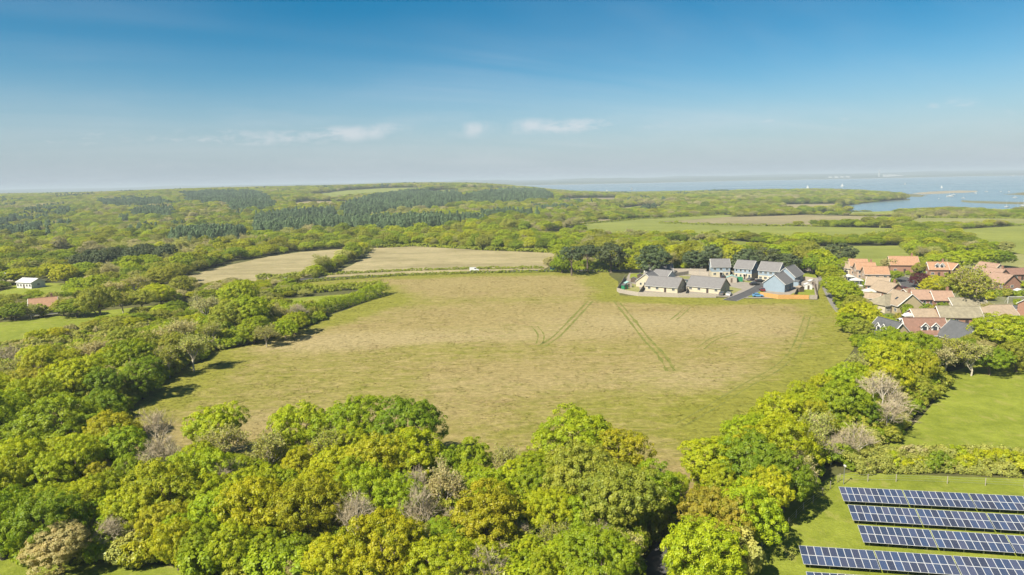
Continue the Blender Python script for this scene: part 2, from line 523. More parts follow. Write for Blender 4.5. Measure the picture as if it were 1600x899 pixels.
GR_LUSH = grass_mat('lush_grass', (0.245, 0.295, 0.032), (0.295, 0.335, 0.045), (0.34, 0.33, 0.085), 0.07, 2.6)
GR_PASTURE = grass_mat('pasture', (0.265, 0.30, 0.06), (0.30, 0.325, 0.07), None, 0.015, 1.6, (0.6, 1, 1))
GR_PALE = grass_mat('pale_pasture', (0.30, 0.315, 0.10), (0.34, 0.325, 0.13), None, 0.02, 1.2, (0.5, 1, 1))
STUBBLE = grass_mat('stubble', (0.37, 0.315, 0.165), (0.47, 0.395, 0.225), (0.30, 0.28, 0.11), 0.05, 0.9, (0.35, 1, 1))
STUBBLE_FAR = grass_mat('dry_far_field', (0.33, 0.285, 0.15), (0.40, 0.33, 0.185), (0.25, 0.25, 0.09), 0.02, 0.3, (0.3, 1, 1))

MEADOW_PX = [(150, 655), (205, 618), (250, 589), (330, 545), (420, 525), (500, 499), (560, 477), (606, 461), (590, 452), (470, 447), (478, 441),
             (590, 433), (700, 427.5), (860, 425.5), (952, 426), (966, 440), (968, 462), (1130, 466), (1278, 469), (1281, 432), (1292, 440), (1311, 480), (1336, 520), (1334, 545),
             (1300, 590), (1220, 640), (1150, 690), (1120, 740), (1060, 800), (700, 800), (300, 780), (140, 745)]
MEADOW = poly_xy(MEADOW_PX)


def meadow_attr(x, y):
    d = edge_dist(MEADOW[:27], x, y, False)
    rr = np.random.default_rng(5)
    w = sum(np.sin(x / a + y / b + c) for a, b, c in ((11, 23, 0), (-17, 13, 1), (29, 37, 2), (7, -9, 4))) * 0.25
    g = 1.0 * (1 - S(4, 21, d + 5 * w)) + 0.14
    st = np.zeros_like(x)

    def blob(px, py, rx, ry, amt, rot=0.0):
        c = at(px, py); k = 1.0
        dx, dy = x - c.x, y - c.y; ca, sa = math.cos(rot), math.sin(rot)
        return amt * np.exp(-(((dx * ca + dy * sa) / rx) ** 2 + ((-dx * sa + dy * ca) / ry) ** 2))
    for b in ((700, 548, 55, 13, .5), (560, 620, 22, 22, .45), (420, 560, 18, 16, .4), (330, 625, 16, 14, .55), (880, 610, 30, 16, .35), (1010, 640, 30, 16, .4),
              (700, 470, 80, 12, .30), (620, 480, 20, 22, .35), (1100, 560, 20, 40, .25), (1040, 470, 40, 8, .4), (860, 690, 40, 12, .35), (1240, 560, 14, 30, .45), (1180, 640, 20, 14, .5),
              (540, 590, 40, 9, .25), (760, 515, 40, 12, .3)):
        g = g + blob(*b)
    for b in ((640, 528, 60, 12, .9), (480, 540, 25, 14, .7), (800, 600, 60, 14, .5), (900, 500, 40, 25, .45), (1080, 500, 45, 14, .6), (1180, 520, 25, 25, .6), (700, 445, 90, 22, .35), (520, 652, 30, 10, .6), (1090, 590, 20, 20, .5)):
        st = st + blob(*b)
    return [('green', g - 0.28 * st), ('straw', st)]


sheet('meadow', wiggle(MEADOW, 9, 0.5, 1), meadow_mat(), 0.0, 3.0, 'large tussocky field of dry tan grass with green margins', meadow_attr)

FIELDS = [
    # name, pixel outline, material, label
    ('green_field', [(-90, 512), (0, 504), (90, 494), (160, 486), (235, 478), (300, 472), (310, 477), (230, 492), (160, 506), (90, 520), (0, 536), (-90, 552)], GR_LUSH, 'bright green field beside the cottage at the left'),
    ('green_paddock', [(418, 479), (455, 467), (520, 461), (580, 458), (560, 468), (500, 480), (450, 492)], GR_LUSH, 'small green paddock between two hedges'),
    ('stubble_field', [(272, 438), (330, 421), (420, 401), (470, 394), (540, 389), (552, 398), (530, 410), (500, 424), (470, 436), (400, 442), (290, 450)], STUBBLE, 'dry tan field to the left of the bushy hedge'),
    ('stubble_field', [(508, 434), (545, 417), (575, 400), (578, 388), (650, 385), (760, 392), (872, 396), (870, 408), (848, 422), (700, 426)], STUBBLE, 'dry tan field between the hedge and the pines'),
    ('pasture', [(1350, 722), (1370, 703), (1400, 688), (1440, 652), (1476, 608), (1480, 582), (1530, 570), (1600, 565), (1720, 556), (1760, 722), (1600, 722), (1480, 720)], GR_LUSH, 'smooth green pasture at the right above the long hedge'),
    ('solar_field', [(1095, 960), (1165, 880), (1205, 825), (1238, 778), (1300, 745), (1330, 738), (1600, 748), (1800, 755), (1900, 1010), (1200, 1010)], GR_LUSH, 'bright green grass under the rows of solar panels'),
    ('grass_verge', [(-160, 884), (0, 874), (110, 872), (240, 882), (360, 896), (420, 930), (400, 1020), (-160, 1020)], GR_LUSH, 'bright grass strip at the bottom left corner'),
    ('pasture', [(845, 369), (905, 354), (990, 346), (1100, 350), (1240, 354), (1395, 357), (1388, 369), (1330, 375), (1150, 373), (1010, 368), (920, 372)], GR_PASTURE, 'broad green field behind the wood above the estate'),
    ('pasture', [(1240, 386), (1404, 384), (1442, 418), (1330, 414), (1240, 412)], GR_PASTURE, 'green field just behind the orange roofed terrace'),
    ('pasture', [(1040, 380), (1150, 377), (1230, 385), (1200, 394), (1060, 390)], GR_PASTURE, 'narrow green field behind the dark estate trees'),
    ('dry_field', [(1030, 347), (1130, 340), (1260, 336), (1392, 339), (1396, 349), (1330, 353), (1200, 353), (1120, 350)], STUBBLE_FAR, 'tan field between low hedges near the creek'),
    ('pasture', [(905, 351), (1000, 342), (1130, 336), (1155, 338), (1030, 347), (930, 354)], GR_PASTURE, 'thin green field left of the tan field'),
    ('pale_field', [(1405, 347), (1440, 341), (1600, 342), (1700, 342), (1700, 352), (1600, 353), (1430, 354)], GR_PALE, 'pale field below the creek at the right'),
    ('pasture', [(1480, 360), (1600, 353), (1720, 350), (1720, 398), (1600, 398), (1560, 392)], GR_PASTURE, 'green field at the right edge beyond the thicket'),
    ('pasture', [(1470, 399), (1600, 397), (1720, 396), (1720, 424), (1600, 424), (1480, 424)], GR_PALE, 'pale green field behind the red brick houses'),
    ('dry_field', [(1214, 320), (1310, 319), (1300, 328), (1240, 331)], STUBBLE_FAR, 'small tan field beside the head of the creek'),
    ('pasture', [(1300, 332), (1395, 330), (1400, 337), (1260, 335)], GR_PASTURE, 'green strip along the creek bank'),
    ('pasture', [(462, 308), (540, 298), (600, 294.5), (652, 293.5), (658, 300), (604, 309), (520, 313)], GR_PASTURE, 'pale green field on the distant hill crest'),
    ('pasture', [(662, 301), (690, 297), (714, 296.5), (720, 303), (684, 307)], GR_PASTURE, 'small green field on the hill beside the plantation'),
    ('dry_field', [(432, 321), (480, 315), (545, 315), (550, 324), (470, 327)], STUBBLE_FAR, 'bare brown clearing on the distant hillside'),
    ('dry_field', [(866, 315), (900, 310), (968, 309.5), (962, 318), (880, 320)], STUBBLE_FAR, 'narrow tan field on the far slope'),
    ('lawn', [(1490, 462), (1500, 458), (1640, 462), (1640, 492), (1530, 486)], GR_LUSH, 'open green behind the tan bungalows'),
    ('pasture', [(-60, 368), (40, 362), (36, 367), (-60, 375)], STUBBLE_FAR, 'sliver of tan field among the left woods'),
    ('pasture', [(955, 327), (1000, 322), (1040, 322), (1030, 329), (970, 331)], GR_PALE, 'small pale clearing in the woods left of the creek'),
    ('pasture', [(640, 331), (700, 329), (740, 331), (690, 335)], GR_PALE, 'thin pale clearing under the plantation'),
    ('dry_field', [(836, 349), (900, 344), (960, 343), (940, 347), (860, 352)], STUBBLE_FAR, 'thin dry strip left of the broad green field'),
    ('pasture', [(60, 398), (110, 393), (150, 394), (120, 401), (70, 403)], GR_PALE, 'scrubby clearing in the left woods'),
    ('pasture', [(180, 372), (250, 368), (300, 369), (230, 375)], GR_PALE, 'pale grassy ride among the left hand woods'),
    ('pasture', [(430, 346), (500, 342), (540, 343), (470, 349)], GR_PALE, 'pale green glade above the pine band'),
    ('pasture', [(60, 336), (140, 332), (190, 333), (110, 339)], GR_PASTURE, 'green glade high in the left hand woods'),
    ('pasture', [(720, 296), (790, 297), (780, 301), (720, 301)], GR_PASTURE, 'green field on the crest above the plantation'),
    ('lawn', [(10, 452), (35, 441), (110, 443), (118, 462), (40, 470), (-30, 470)], GR_LUSH, 'lawn round the white roofed house'),
]
FIELD_POLY = []
for i, (nm, px, mat, lab) in enumerate(FIELDS):
    pl = tpoly(px); FIELD_POLY.append(pl)
    far = pl[:, 1].mean()
    sheet(nm, wiggle(pl, max(8, far / 45), far / 700, i), mat, 0.0 if far < 420 else far / 3500, None, lab)

# roads ------------------------------------------------------------------------------
ASPHALT = simple('asphalt', (0.085, 0.083, 0.085), 0.9, 0.25, 0.6)
PATHMAT = simple('worn_path', (0.23, 0.215, 0.20), 0.95, 0.25, 0.5)
CONCRETE = simple('concrete', (0.36, 0.34, 0.31), 0.9, 0.15, 0.7)
KERBM = simple('kerb_stone', (0.42, 0.40, 0.37), 0.9, 0.12, 1.2)


def ribbon(name, pts, width, mat, off, label, kerb=False, rough=0.0, seed=0):
    pts = [np.array(p[:2]) for p in pts]; q = []
    for i in range(len(pts) - 1):
        p0 = pts[max(i - 1, 0)]; p1 = pts[i]; p2 = pts[i + 1]; p3 = pts[min(i + 2, len(pts) - 1)]
        for k in range(8):
            u = k / 8
            q.append(0.5 * ((2 * p1) + (-p0 + p2) * u + (2 * p0 - 5 * p1 + 4 * p2 - p3) * u * u + (-p0 + 3 * p1 - 3 * p2 + p3) * u ** 3))
    q.append(pts[-1]); rr = np.random.default_rng(seed)
    mb = MB(); prev = None
    for i, c in enumerate(q):
        t = q[min(i + 1, len(q) - 1)] - q[max(i - 1, 0)]; n = np.array([-t[1], t[0]]) / max(np.hypot(*t), 1e-6)
        w = width / 2 * (1 + rr.normal(0, rough)) if rough else width / 2
        z = h1(*c) + off
        a = (*(c + n * w), z); b = (*(c - n * w), z)
        if prev: mb.face([prev[0], prev[1], b, a])
        if prev and kerb:
            for s in (1, -1):
                pc, pn, pz = prev[2]
                k0, k1 = pc + pn * s * width / 2, c + n * s * width / 2; o0, o1 = pc + pn * s * (width / 2 + .18), c + n * s * (width / 2 + .18)
                mb.face([(*k0, pz), (*k1, z), (*k1, z + .11), (*k0, pz + .11)], 1)
                mb.face([(*k0, pz + .11), (*k1, z + .11), (*o1, z + .11), (*o0, pz + .11)], 1)
                mb.face([(*o0, pz + .11), (*o1, z + .11), (*o1, z - .05), (*o0, pz - .05)], 1)
        prev = (a, b, (c, n, z))
    return tag(mb.build(name, [mat, KERBM]), label, kind='structure')


ribbon('lane', [at(1000, 990), at(1022, 905), at(1050, 862), at(1072, 825), at(1078, 800)], 4.6, ASPHALT, 0.012, 'dark shaded lane running between the trees at the bottom')
ribbon('country_road', [att(x, y) for x, y in ((415, 442), (440, 439.5), (520, 433), (620, 427.5), (740, 424.2), (860, 422.5), (960, 423), (1080, 424))], 5.0, ASPHALT, 0.02, 'country road running between low hedges')
ribbon('footpath', [at(1276, 424), at(1286, 440), at(1297, 462), at(1306, 478), at(1318, 492)], 3.2, PATHMAT, 0.02, 'grey path beside the estate')
ribbon('estate_road', [at(1140, 470), at(1172, 457), at(1190, 446), at(1178, 438), at(1150, 436), at(1120, 438), at(1092, 441), at(1060, 437), at(1050, 441)], 5.2, ASPHALT, 0.03, 'grey estate road curving between the new houses', True)
ribbon('village_road', [at(1404, 433), at(1418, 441), at(1424, 452), at(1418, 464), at(1414, 470)], 7.0, ASPHALT, 0.03, 'grey village road between the brick houses', True)
TRK = grass_mat('rutted_green', (0.205, 0.235, 0.042), (0.29, 0.28, 0.075), (0.36, 0.31, 0.12), 0.4, 1.6, bump=0.5)
TR = 0
for pts in ([(922, 471), (890, 505), (868, 527), (846, 541)], [(963, 471), (985, 498), (1010, 530), (1034, 556), (1048, 580)],
            [(1262, 492), (1253, 520), (1238, 552), (1210, 578), (1170, 600), (1105, 640), (1060, 665)],
            [(835, 510), (845, 523), (843, 537)], [(1075, 480), (1062, 492), (1052, 500)], [(1150, 520), (1115, 530), (1095, 545)]):
    for s in (-1, 1):
        P = [at(*p) for p in pts]; dd = P[-1] - P[0]; n = Vector((-dd.y, dd.x, 0)).normalized() * 0.95 * s
        big = TR < 4
        ribbon('tyre_track', [p + n for p in P], 0.75 if big else 0.42, TRK, 0.022, 'green wheel rut across the dry meadow', rough=0.4, seed=TR); TR += 1


# ---------------------------------------------------------------- the far shore
def far_shore():
    rr = np.random.default_rng(3)
    xs = np.linspace(-14000, 16000, 420)
    prof = [(0, -1.0), (60, 1.5), (400, 6), (1300, 16), (2600, 30), (4200, 44), (6500, 56), (9000, 50)]
    front = 7500 + 0.16 * np.maximum(xs, 0) + 260 * np.sin(xs / 1300.0) + 130 * np.sin(xs / 410.0 + 1) + 60 * np.sin(xs / 140.0)
    V = []
    for d, z in prof:
        nz = (1 + 0.30 * np.sin(xs / 900.0 + d / 700.0) + 0.22 * np.sin(xs / 330.0 + d) + 0.10 * np.sin(xs / 120.0 - d)) if z > 0 else np.ones_like(xs)
        bump = rr.uniform(0, 7, len(xs)) if d > 60 else 0
        V.append(np.stack([xs, front + d, SEA + z * nz + bump], 1))
    n = len(xs); V = np.concatenate(V); F = []
    for r in range(len(prof) - 1):
        i = np.arange(n - 1) + r * n; F.append(np.stack([i, i + 1, i + n + 1, i + n], 1))
    t = NT('far_shore_land'); p = t.pos()
    k = t.noise(t.scale(p, (1, 0.5, 1)), 0.0022, 5, 0.6)
    h = t.new('ShaderNodeSeparateXYZ'); t.L.new(p, h.inputs[0])
    c = t.mix(t.ramp(k, 0.45, 0.6), (0.05, 0.075, 0.035), (0.12, 0.14, 0.06))
    c = t.mix(t.ramp(h.outputs[2], SEA + 0.4, SEA + 3.0, 1, 0), c, (0.45, 0.40, 0.30))
    tag(link('far_shore', mesh_np('far_shore', V, np.concatenate(F), [t.done(c, 1.0, 0.0)], smooth=True)), 'low hazy coast across the water', kind='structure')


far_shore()
MUD = grass_mat('salt_marsh', (0.24, 0.21, 0.12), (0.20, 0.21, 0.10), None, 0.02, 0.4, (0.4, 1, 1))
SHINGLE = grass_mat('shingle', (0.46, 0.40, 0.30), (0.38, 0.33, 0.24), None, 0.03, 0.5)


def bank(px, mat, label):
    base = np.array([at(x, y, SEA)[:2] for x, y in px])
    P = wiggle(base, 30, 5, len(px)); c = P.mean(0)
    mb = MB(); n = len(P)
    top = [(*(c + (q - c) * 0.93), SEA + 0.7) for q in P]; low = [(*q, SEA - 0.2) for q in P]
    for i in range(n): mb.face([low[i], low[(i + 1) % n], top[(i + 1) % n], top[i]])
    bm = bmesh.new(); f = bm.faces.new([bm.verts.new(q) for q in top]); bmesh.ops.triangulate(bm, faces=[f])
    for q in bm.faces: mb.face([v.co[:] for v in q.verts])
    bm.free()
    tag(mb.build('marsh_bank', mat), label, kind='structure')


bank([(1424, 302.5), (1450, 300), (1500, 298), (1528, 298.5), (1526, 300.5), (1480, 302.5), (1440, 304.5)], SHINGLE, 'shingle spit across the mouth of the creek')
bank([(1360, 302.5), (1410, 302.5), (1445, 305.5), (1440, 308), (1400, 307), (1370, 306)], MUD, 'brown mud flat beside the wooded point')
bank([(1500, 313.5), (1540, 315), (1600, 316.5), (1700, 318), (1700, 322), (1600, 319.5), (1540, 318), (1505, 316)], MUD, 'brown salt marsh bank in the creek')
bank([(1566, 304), (1600, 301), (1700, 298), (1700, 305), (1600, 305.5)], MUD, 'dark marsh island at the right edge of the creek')


# ---------------------------------------------------------------- trees
def unit(v): return v / np.maximum(np.linalg.norm(v, axis=-1, keepdims=True), 1e-9)


def leaf_quads(c, nrm, size, rr):
    """one leaf spray (a kite of four corners) at each point"""
    n = len(c); a = unit(np.cross(nrm, rr.normal(size=(n, 3)))); b = np.cross(nrm, a)
    s = size[:, None]
    v = np.stack([c - a * s, c - b * s * 0.62 + nrm * s * 0.1, c + a * s, c + b * s * 0.62 + nrm * s * 0.1], 1).reshape(-1, 3)
    return v, np.arange(n * 4).reshape(n, 4)


def puffs_to_leaves(cen, rad, out, nl, leaf, rr, up=0.35):
    """leaf sprays round puff centres; more of them on the outer and upper side"""
    n = len(cen); k = np.repeat(np.arange(n), nl)
    d = unit(rr.normal(size=(len(k), 3)) + out[k] * 0.75 + np.array([0, 0, up]))
    r = rad[k] * rr.uniform(0.45, 1.0, len(k)) ** 0.6
    jit = 1 + 0.18 * np.sin(d[:, 0] * 7 + k) * np.cos(d[:, 1] * 6 + k * 2.0)
    p = cen[k] + d * (r * jit)[:, None] * np.array([1, 1, 0.85])
    nrm = unit(d * 0.9 + out[k] * 0.3 + rr.normal(size=(len(k), 3)) * 0.40 + np.array([0, 0, 0.25]))
    v, f = leaf_quads(p, nrm, leaf * rr.uniform(0.55, 1.15, len(k)), rr)
    pv = rr.uniform(0, 1, n)
    a = np.clip(pv[k] * 0.65 + rr.uniform(0, 0.35, len(k)), 0, 1)
    return v, f, a


def crown_points(rr, R_, H, base, lobes, npuf, flat=1.0, spread=0.5, inner=0.22):
    """puff centres over a crown built of several uneven lobes"""
    hz = (H - base) / 2; zc = base + hz
    cs = [(0, 0, zc + hz * 0.12, 0.72)]
    for i in range(lobes):
        a = 2 * math.pi * (i + rr.uniform(-0.35, 0.35)) / lobes; q = spread * rr.uniform(0.75, 1.15)
        cs.append((math.cos(a) * R_ * q, math.sin(a) * R_ * q, zc + hz * rr.uniform(-0.38, 0.36), rr.uniform(0.36, 0.58)))
    cs = np.array(cs); w = cs[:, 3] ** 2; w = w / w.sum()
    k = rr.choice(len(cs), npuf * 3, p=w)
    d = unit(rr.normal(size=(len(k), 3)) + np.array([0, 0, 0.28]))
    rad = cs[k, 3] * np.where(rr.uniform(size=len(k)) < inner, rr.uniform(0.35, 0.75, len(k)), rr.uniform(0.84, 1.06, len(k)))
    p = cs[k, :3] + d * rad[:, None] * np.array([R_, R_, hz * flat])
    ok = p[:, 2] > base * 0.8
    # drop puffs buried deep inside other lobes
    q = np.zeros(len(p))
    for c in cs:
        q = np.maximum(q, 1 - np.linalg.norm((p - c[:3]) / (np.array([R_, R_, hz * flat]) * c[3]), axis=1))
    ok &= q < 0.5
    p, d = p[ok][:npuf], d[ok][:npuf]
    return p, d


def crown_mesh(name, seed, R_, H, base, lobes, npuf, nl, leaf, pr, mat, **kw):
    rr = np.random.default_rng(seed)
    p, d = crown_points(rr, R_, H, base, lobes, npuf, **kw)
    v, f, a = puffs_to_leaves(p, pr * rr.uniform(0.65, 1.35, len(p)), d, nl, leaf, rr)
    return mesh_np(name, v, f, [mat], [('v', 'FACE', a)]), p


def trunk_mesh(name, seed, R_, H, base, tips, r0, mat, nlimb=9):
    rr = random.Random(seed); mb = MB()
    top = Vector((rr.uniform(-.3, .3), rr.uniform(-.3, .3), base + (H - base) * 0.55))
    fork = Vector((top.x * .3, top.y * .3, base * 0.75 + 0.3))
    mb.tube([(0, 0, -0.6), (0, 0, 0.25), fork, top], [r0 * 1.35, r0, r0 * 0.72, r0 * 0.2], 7)
    ids = list(range(len(tips))); rr.shuffle(ids)
    for i in ids[:nlimb]:
        t = Vector(tips[i]); s = fork.lerp(top, rr.uniform(0, 0.6)); m = s.lerp(t, 0.5) + Vector((0, 0, rr.uniform(0.1, 0.8)))
        mb.tube([s, m, s.lerp(t, 0.93)], [r0 * 0.42, r0 * 0.24, r0 * 0.07], 5, cap=False)
    return mb.mesh(name, mat)


def twig_mat():
    t = NT('bare_twigs'); oi = t.new('ShaderNodeObjectInfo')
    v = t.new('ShaderNodeAttribute', attribute_type='GEOMETRY', attribute_name='v').outputs['Fac']
    c = t.mix(v, (0.60, 0.50, 0.34), (0.44, 0.355, 0.225)); c = t.mix(t.ramp(oi.outputs['Random'], 0, 1, 0, 0.5), c, (0.50, 0.44, 0.31))
    return t.done(c, 0.9, 0.1)


BARETWIG = twig_mat()


def bare_parts(seed, R_, H, leafn=0, leaf=0.16, fine=5):
    """limbs (a trunk mesh) and a haze of fine twigs, with or without young leaves"""
    rr = random.Random(seed); mb = MB(); tips = []
    def grow(p, d, L, r, depth):
        e = p + d * L; m = p.lerp(e, 0.5) + Vector((rr.uniform(-1, 1), rr.uniform(-1, 1), rr.uniform(0, 1))) * L * 0.07
        mb.tube([p, m, e], [r, r * 0.78, r * 0.55], 5 if depth < 2 else 3, cap=False)
        if depth >= 3: tips.append((e, d)); tips.append((m, d)); return
        for i in range(4 if depth else 6):
            a = 2 * math.pi * (i + rr.random()) / (4 if depth else 6)
            u = d.cross(Vector((0.3, 0.2, 1))).normalized(); w = d.cross(u)
            sp = rr.uniform(0.45, 0.95) if i else 0.1
            nd = (d + (u * math.cos(a) + w * math.sin(a)) * sp + Vector((0, 0, 0.12))).normalized()
            grow(p.lerp(e, rr.uniform(0.55, 1.0)), nd, L * rr.uniform(0.62, 0.88), r * 0.52, depth + 1)
    grow(Vector((0, 0, -0.4)), Vector((0.03, 0.02, 1)), H * 0.30, H * 0.020, 0)
    mx = max(max(abs(e.x), abs(e.y)) for e, d in tips); mz = max(e.z for e, d in tips)
    sx, sz = R_ * 0.9 / mx, H * 0.94 / mz
    mb.v = [(x * sx, y * sx, z * sz) for x, y, z in mb.v]
    T = np.array([(e.x * sx, e.y * sx, e.z * sz) for e, d in tips]); D = unit(np.array([tuple(d) for e, d in tips]))
    nr = np.random.default_rng(seed); k = np.repeat(np.arange(len(T)), fine)
    d = unit(D[k] * 0.8 + nr.normal(size=(len(k), 3)) * 0.75 + np.array([0, 0, .25])); L = nr.uniform(0.5, 1.25, len(k))[:, None]
    s = T[k] + nr.normal(size=(len(k), 3)) * 0.1; w = unit(np.cross(d, nr.normal(size=(len(k), 3)))) * 0.022
    v = np.stack([s - w, s + w, s + d * L + w * 0.3, s + d * L - w * 0.3], 1).reshape(-1, 3); f = np.arange(len(v)).reshape(-1, 4)
    a = nr.uniform(0, 1, len(k)); mi = np.zeros(len(k), int)
    if leafn:
        j = nr.integers(0, len(k), leafn); q = s[j] + d[j] * L[j] * nr.uniform(0.2, 1.05, (leafn, 1)) + nr.normal(size=(leafn, 3)) * 0.16
        v2, f2 = leaf_quads(q, unit(nr.normal(size=(leafn, 3)) + [0, 0, 0.6]), leaf * nr.uniform(0.6, 1.2, leafn), nr)
        f = np.concatenate([f, f2 + len(v)]); v = np.concatenate([v, v2]); a = np.concatenate([a, nr.uniform(0, 1, leafn)]); mi = np.concatenate([mi, np.ones(leafn, int)])
    return mb, v, f, a, mi


PROTO = {}      # kind -> list of (trunk mesh, crown mesh, R, H)
VIS = 1.0


def make_protos():
    def leafy(kind, seed, R_, H, base, lobes, npuf, nl, leaf, pr, r0, mat=LEAF, **kw):
        c, p = crown_mesh('crown', seed, R_, H, base, lobes, npuf, nl, leaf, pr, mat, **kw)
        PROTO.setdefault(kind, []).append((trunk_mesh('trunk', seed, R_, H, base, p, r0, BARK), c, R_, H))
    for i in range(6): leafy('broad', 10 + i, 5.0, 9.6, 1.4, 6 + i % 4, 430, 88, 0.115, 0.50, 0.36, spread=(0.5, 0.58, 0.46)[i % 3])
    for i in range(3): leafy('tall', 20 + i, 3.9, 10.5, 1.2, 7, 330, 84, 0.113, 0.48, 0.28, spread=0.46)
    for i in range(3): leafy('shrub', 30 + i, 2.4, 3.4, 0.0, 5, 90, 50, 0.17, 0.52, 0.09, spread=0.55)
    for i in range(2): leafy('evergreen', 40 + i, 4.6, 11.0, 0.9, 8, 220, 55, 0.20, 0.70, 0.36, NEEDLE, spread=0.52)
    for i in range(2): leafy('pine', 50 + i, 4.2, 12.5, 6.2, 6, 120, 55, 0.22, 0.72, 0.32, NEEDLE, spread=0.62, inner=0.3)
    for i in range(2):
        rr = np.random.default_rng(60 + i); n = 130
        h = rr.uniform(0.12, 1, n); a = rr.uniform(0, 6.28, n); q = (1.02 - h) * 2.7 * rr.uniform(0.6, 1.05, n)
        p = np.stack([np.cos(a) * q, np.sin(a) * q, h * 13], 1); d = unit(np.stack([np.cos(a), np.sin(a), np.full(n, -.1)], 1))
        v, f, at_ = puffs_to_leaves(p, 0.62 * rr.uniform(0.7, 1.3, n), d, 36, 0.22, rr, 0.0)
        PROTO.setdefault('spruce', []).append((trunk_mesh('trunk', i, 1, 13, 2, p, 0.2, BARK, 3), mesh_np('crown', v, f, [NEEDLE], [('v', 'FACE', at_)]), 2.7, 13.4))
    for kind, lf, n in (('bare', 0, 3), ('thin', 3600, 3)):
        for i in range(n):
            mb, v, f, a, mi = bare_parts(70 + i + lf, 4.4, 9.2, lf if kind == 'thin' else 160, 0.17 if kind == 'thin' else 0.09, 6 if kind == 'thin' else 9)
            PROTO.setdefault(kind, []).append((mb.mesh('trunk', PALE_BARK), mesh_np('crown', v, f, [BARETWIG, LEAF], [('v', 'FACE', a)], mi=mi), 4.6, 9.6))


make_protos()
TINT = {'lime': (0.315, 0.385, 0.012), 'yellow': (0.37, 0.40, 0.012), 'gold': (0.345, 0.355, 0.016), 'deep': (0.20, 0.275, 0.014), 'olive': (0.295, 0.315, 0.035),
        'sage': (0.36, 0.375, 0.09), 'tan': (0.41, 0.385, 0.16), 'rust': (0.325, 0.305, 0.03), 'dark': (0.075, 0.098, 0.040), 'purple': (0.11, 0.028, 0.035), 'fresh': (0.26, 0.34, 0.012)}
TWORD = {'lime': 'lime green', 'yellow': 'yellow green', 'gold': 'golden', 'deep': 'deep green', 'olive': 'olive', 'sage': 'pale sage', 'tan': 'tan grey', 'rust': 'rusty', 'dark': 'dark', 'purple': 'purple', 'fresh': 'fresh green'}
KWORD = {'broad': ('broad domed tree', 'tree', 'broadleaf_tree'), 'tall': ('upright rounded tree', 'tree', 'broadleaf_tree'), 'shrub': ('bushy shrub', 'shrub', 'shrub'),
         'evergreen': ('dense evergreen', 'evergreen tree', 'evergreen_tree'), 'pine': ('flat topped pine', 'pine tree', 'pine_tree'), 'spruce': ('pointed conifer', 'conifer', 'conifer'),
         'bare': ('bare twiggy tree', 'bare tree', 'bare_tree'), 'thin': ('thinly leafed tree', 'tree', 'thin_leafed_tree')}
TREES = []      # dict(x, y, s, sz, kind, tint, zone, label)


def proj(x, y, z):
    v = CAM_M.transposed() @ Vector((x, y, z - CAMZ))
    if v.z > -1: return (-9999, -9999, 1)
    return (800 + FPX * v.x / -v.z, 449.5 - FPX * v.y / -v.z, -v.z)


def put(px, py, R_, H, kind, tint, zone, label=None, ground=False):
    """a tree whose crown centre shows at a pixel (or whose foot does)"""
    p = att(px, py) if ground else at(px, py, H * 0.58)
    TREES.append(dict(x=p.x, y=p.y, R=R_, H=H, kind=kind, tint=tint, zone=zone, label=label, hand=True))


NEARW = [(-260, 775), (0, 752), (120, 744), (250, 738), (420, 742), (560, 742), (690, 748), (740, 778), (820, 792), (880, 776), (960, 772), (1060, 785), (1068, 830), (1030, 885), (985, 950),
         (700, 950), (330, 905), (200, 884), (60, 874), (-260, 880)]
LEFTW = [(-260, 640), (0, 598), (70, 580), (150, 558), (215, 536), (290, 512), (330, 494), (415, 484), (470, 488), (500, 497), (420, 523), (330, 543), (250, 588), (195, 632), (120, 715), (-60, 740), (-260, 735)]
RIGHTW = [(1092, 770), (1180, 705), (1290, 640), (1340, 602), (1395, 567), (1458, 566), (1456, 604), (1415, 645), (1372, 680), (1325, 712), (1280, 738), (1222, 775), (1182, 828), (1128, 905), (1080, 950), (1050, 950), (1080, 880), (1104, 830)]

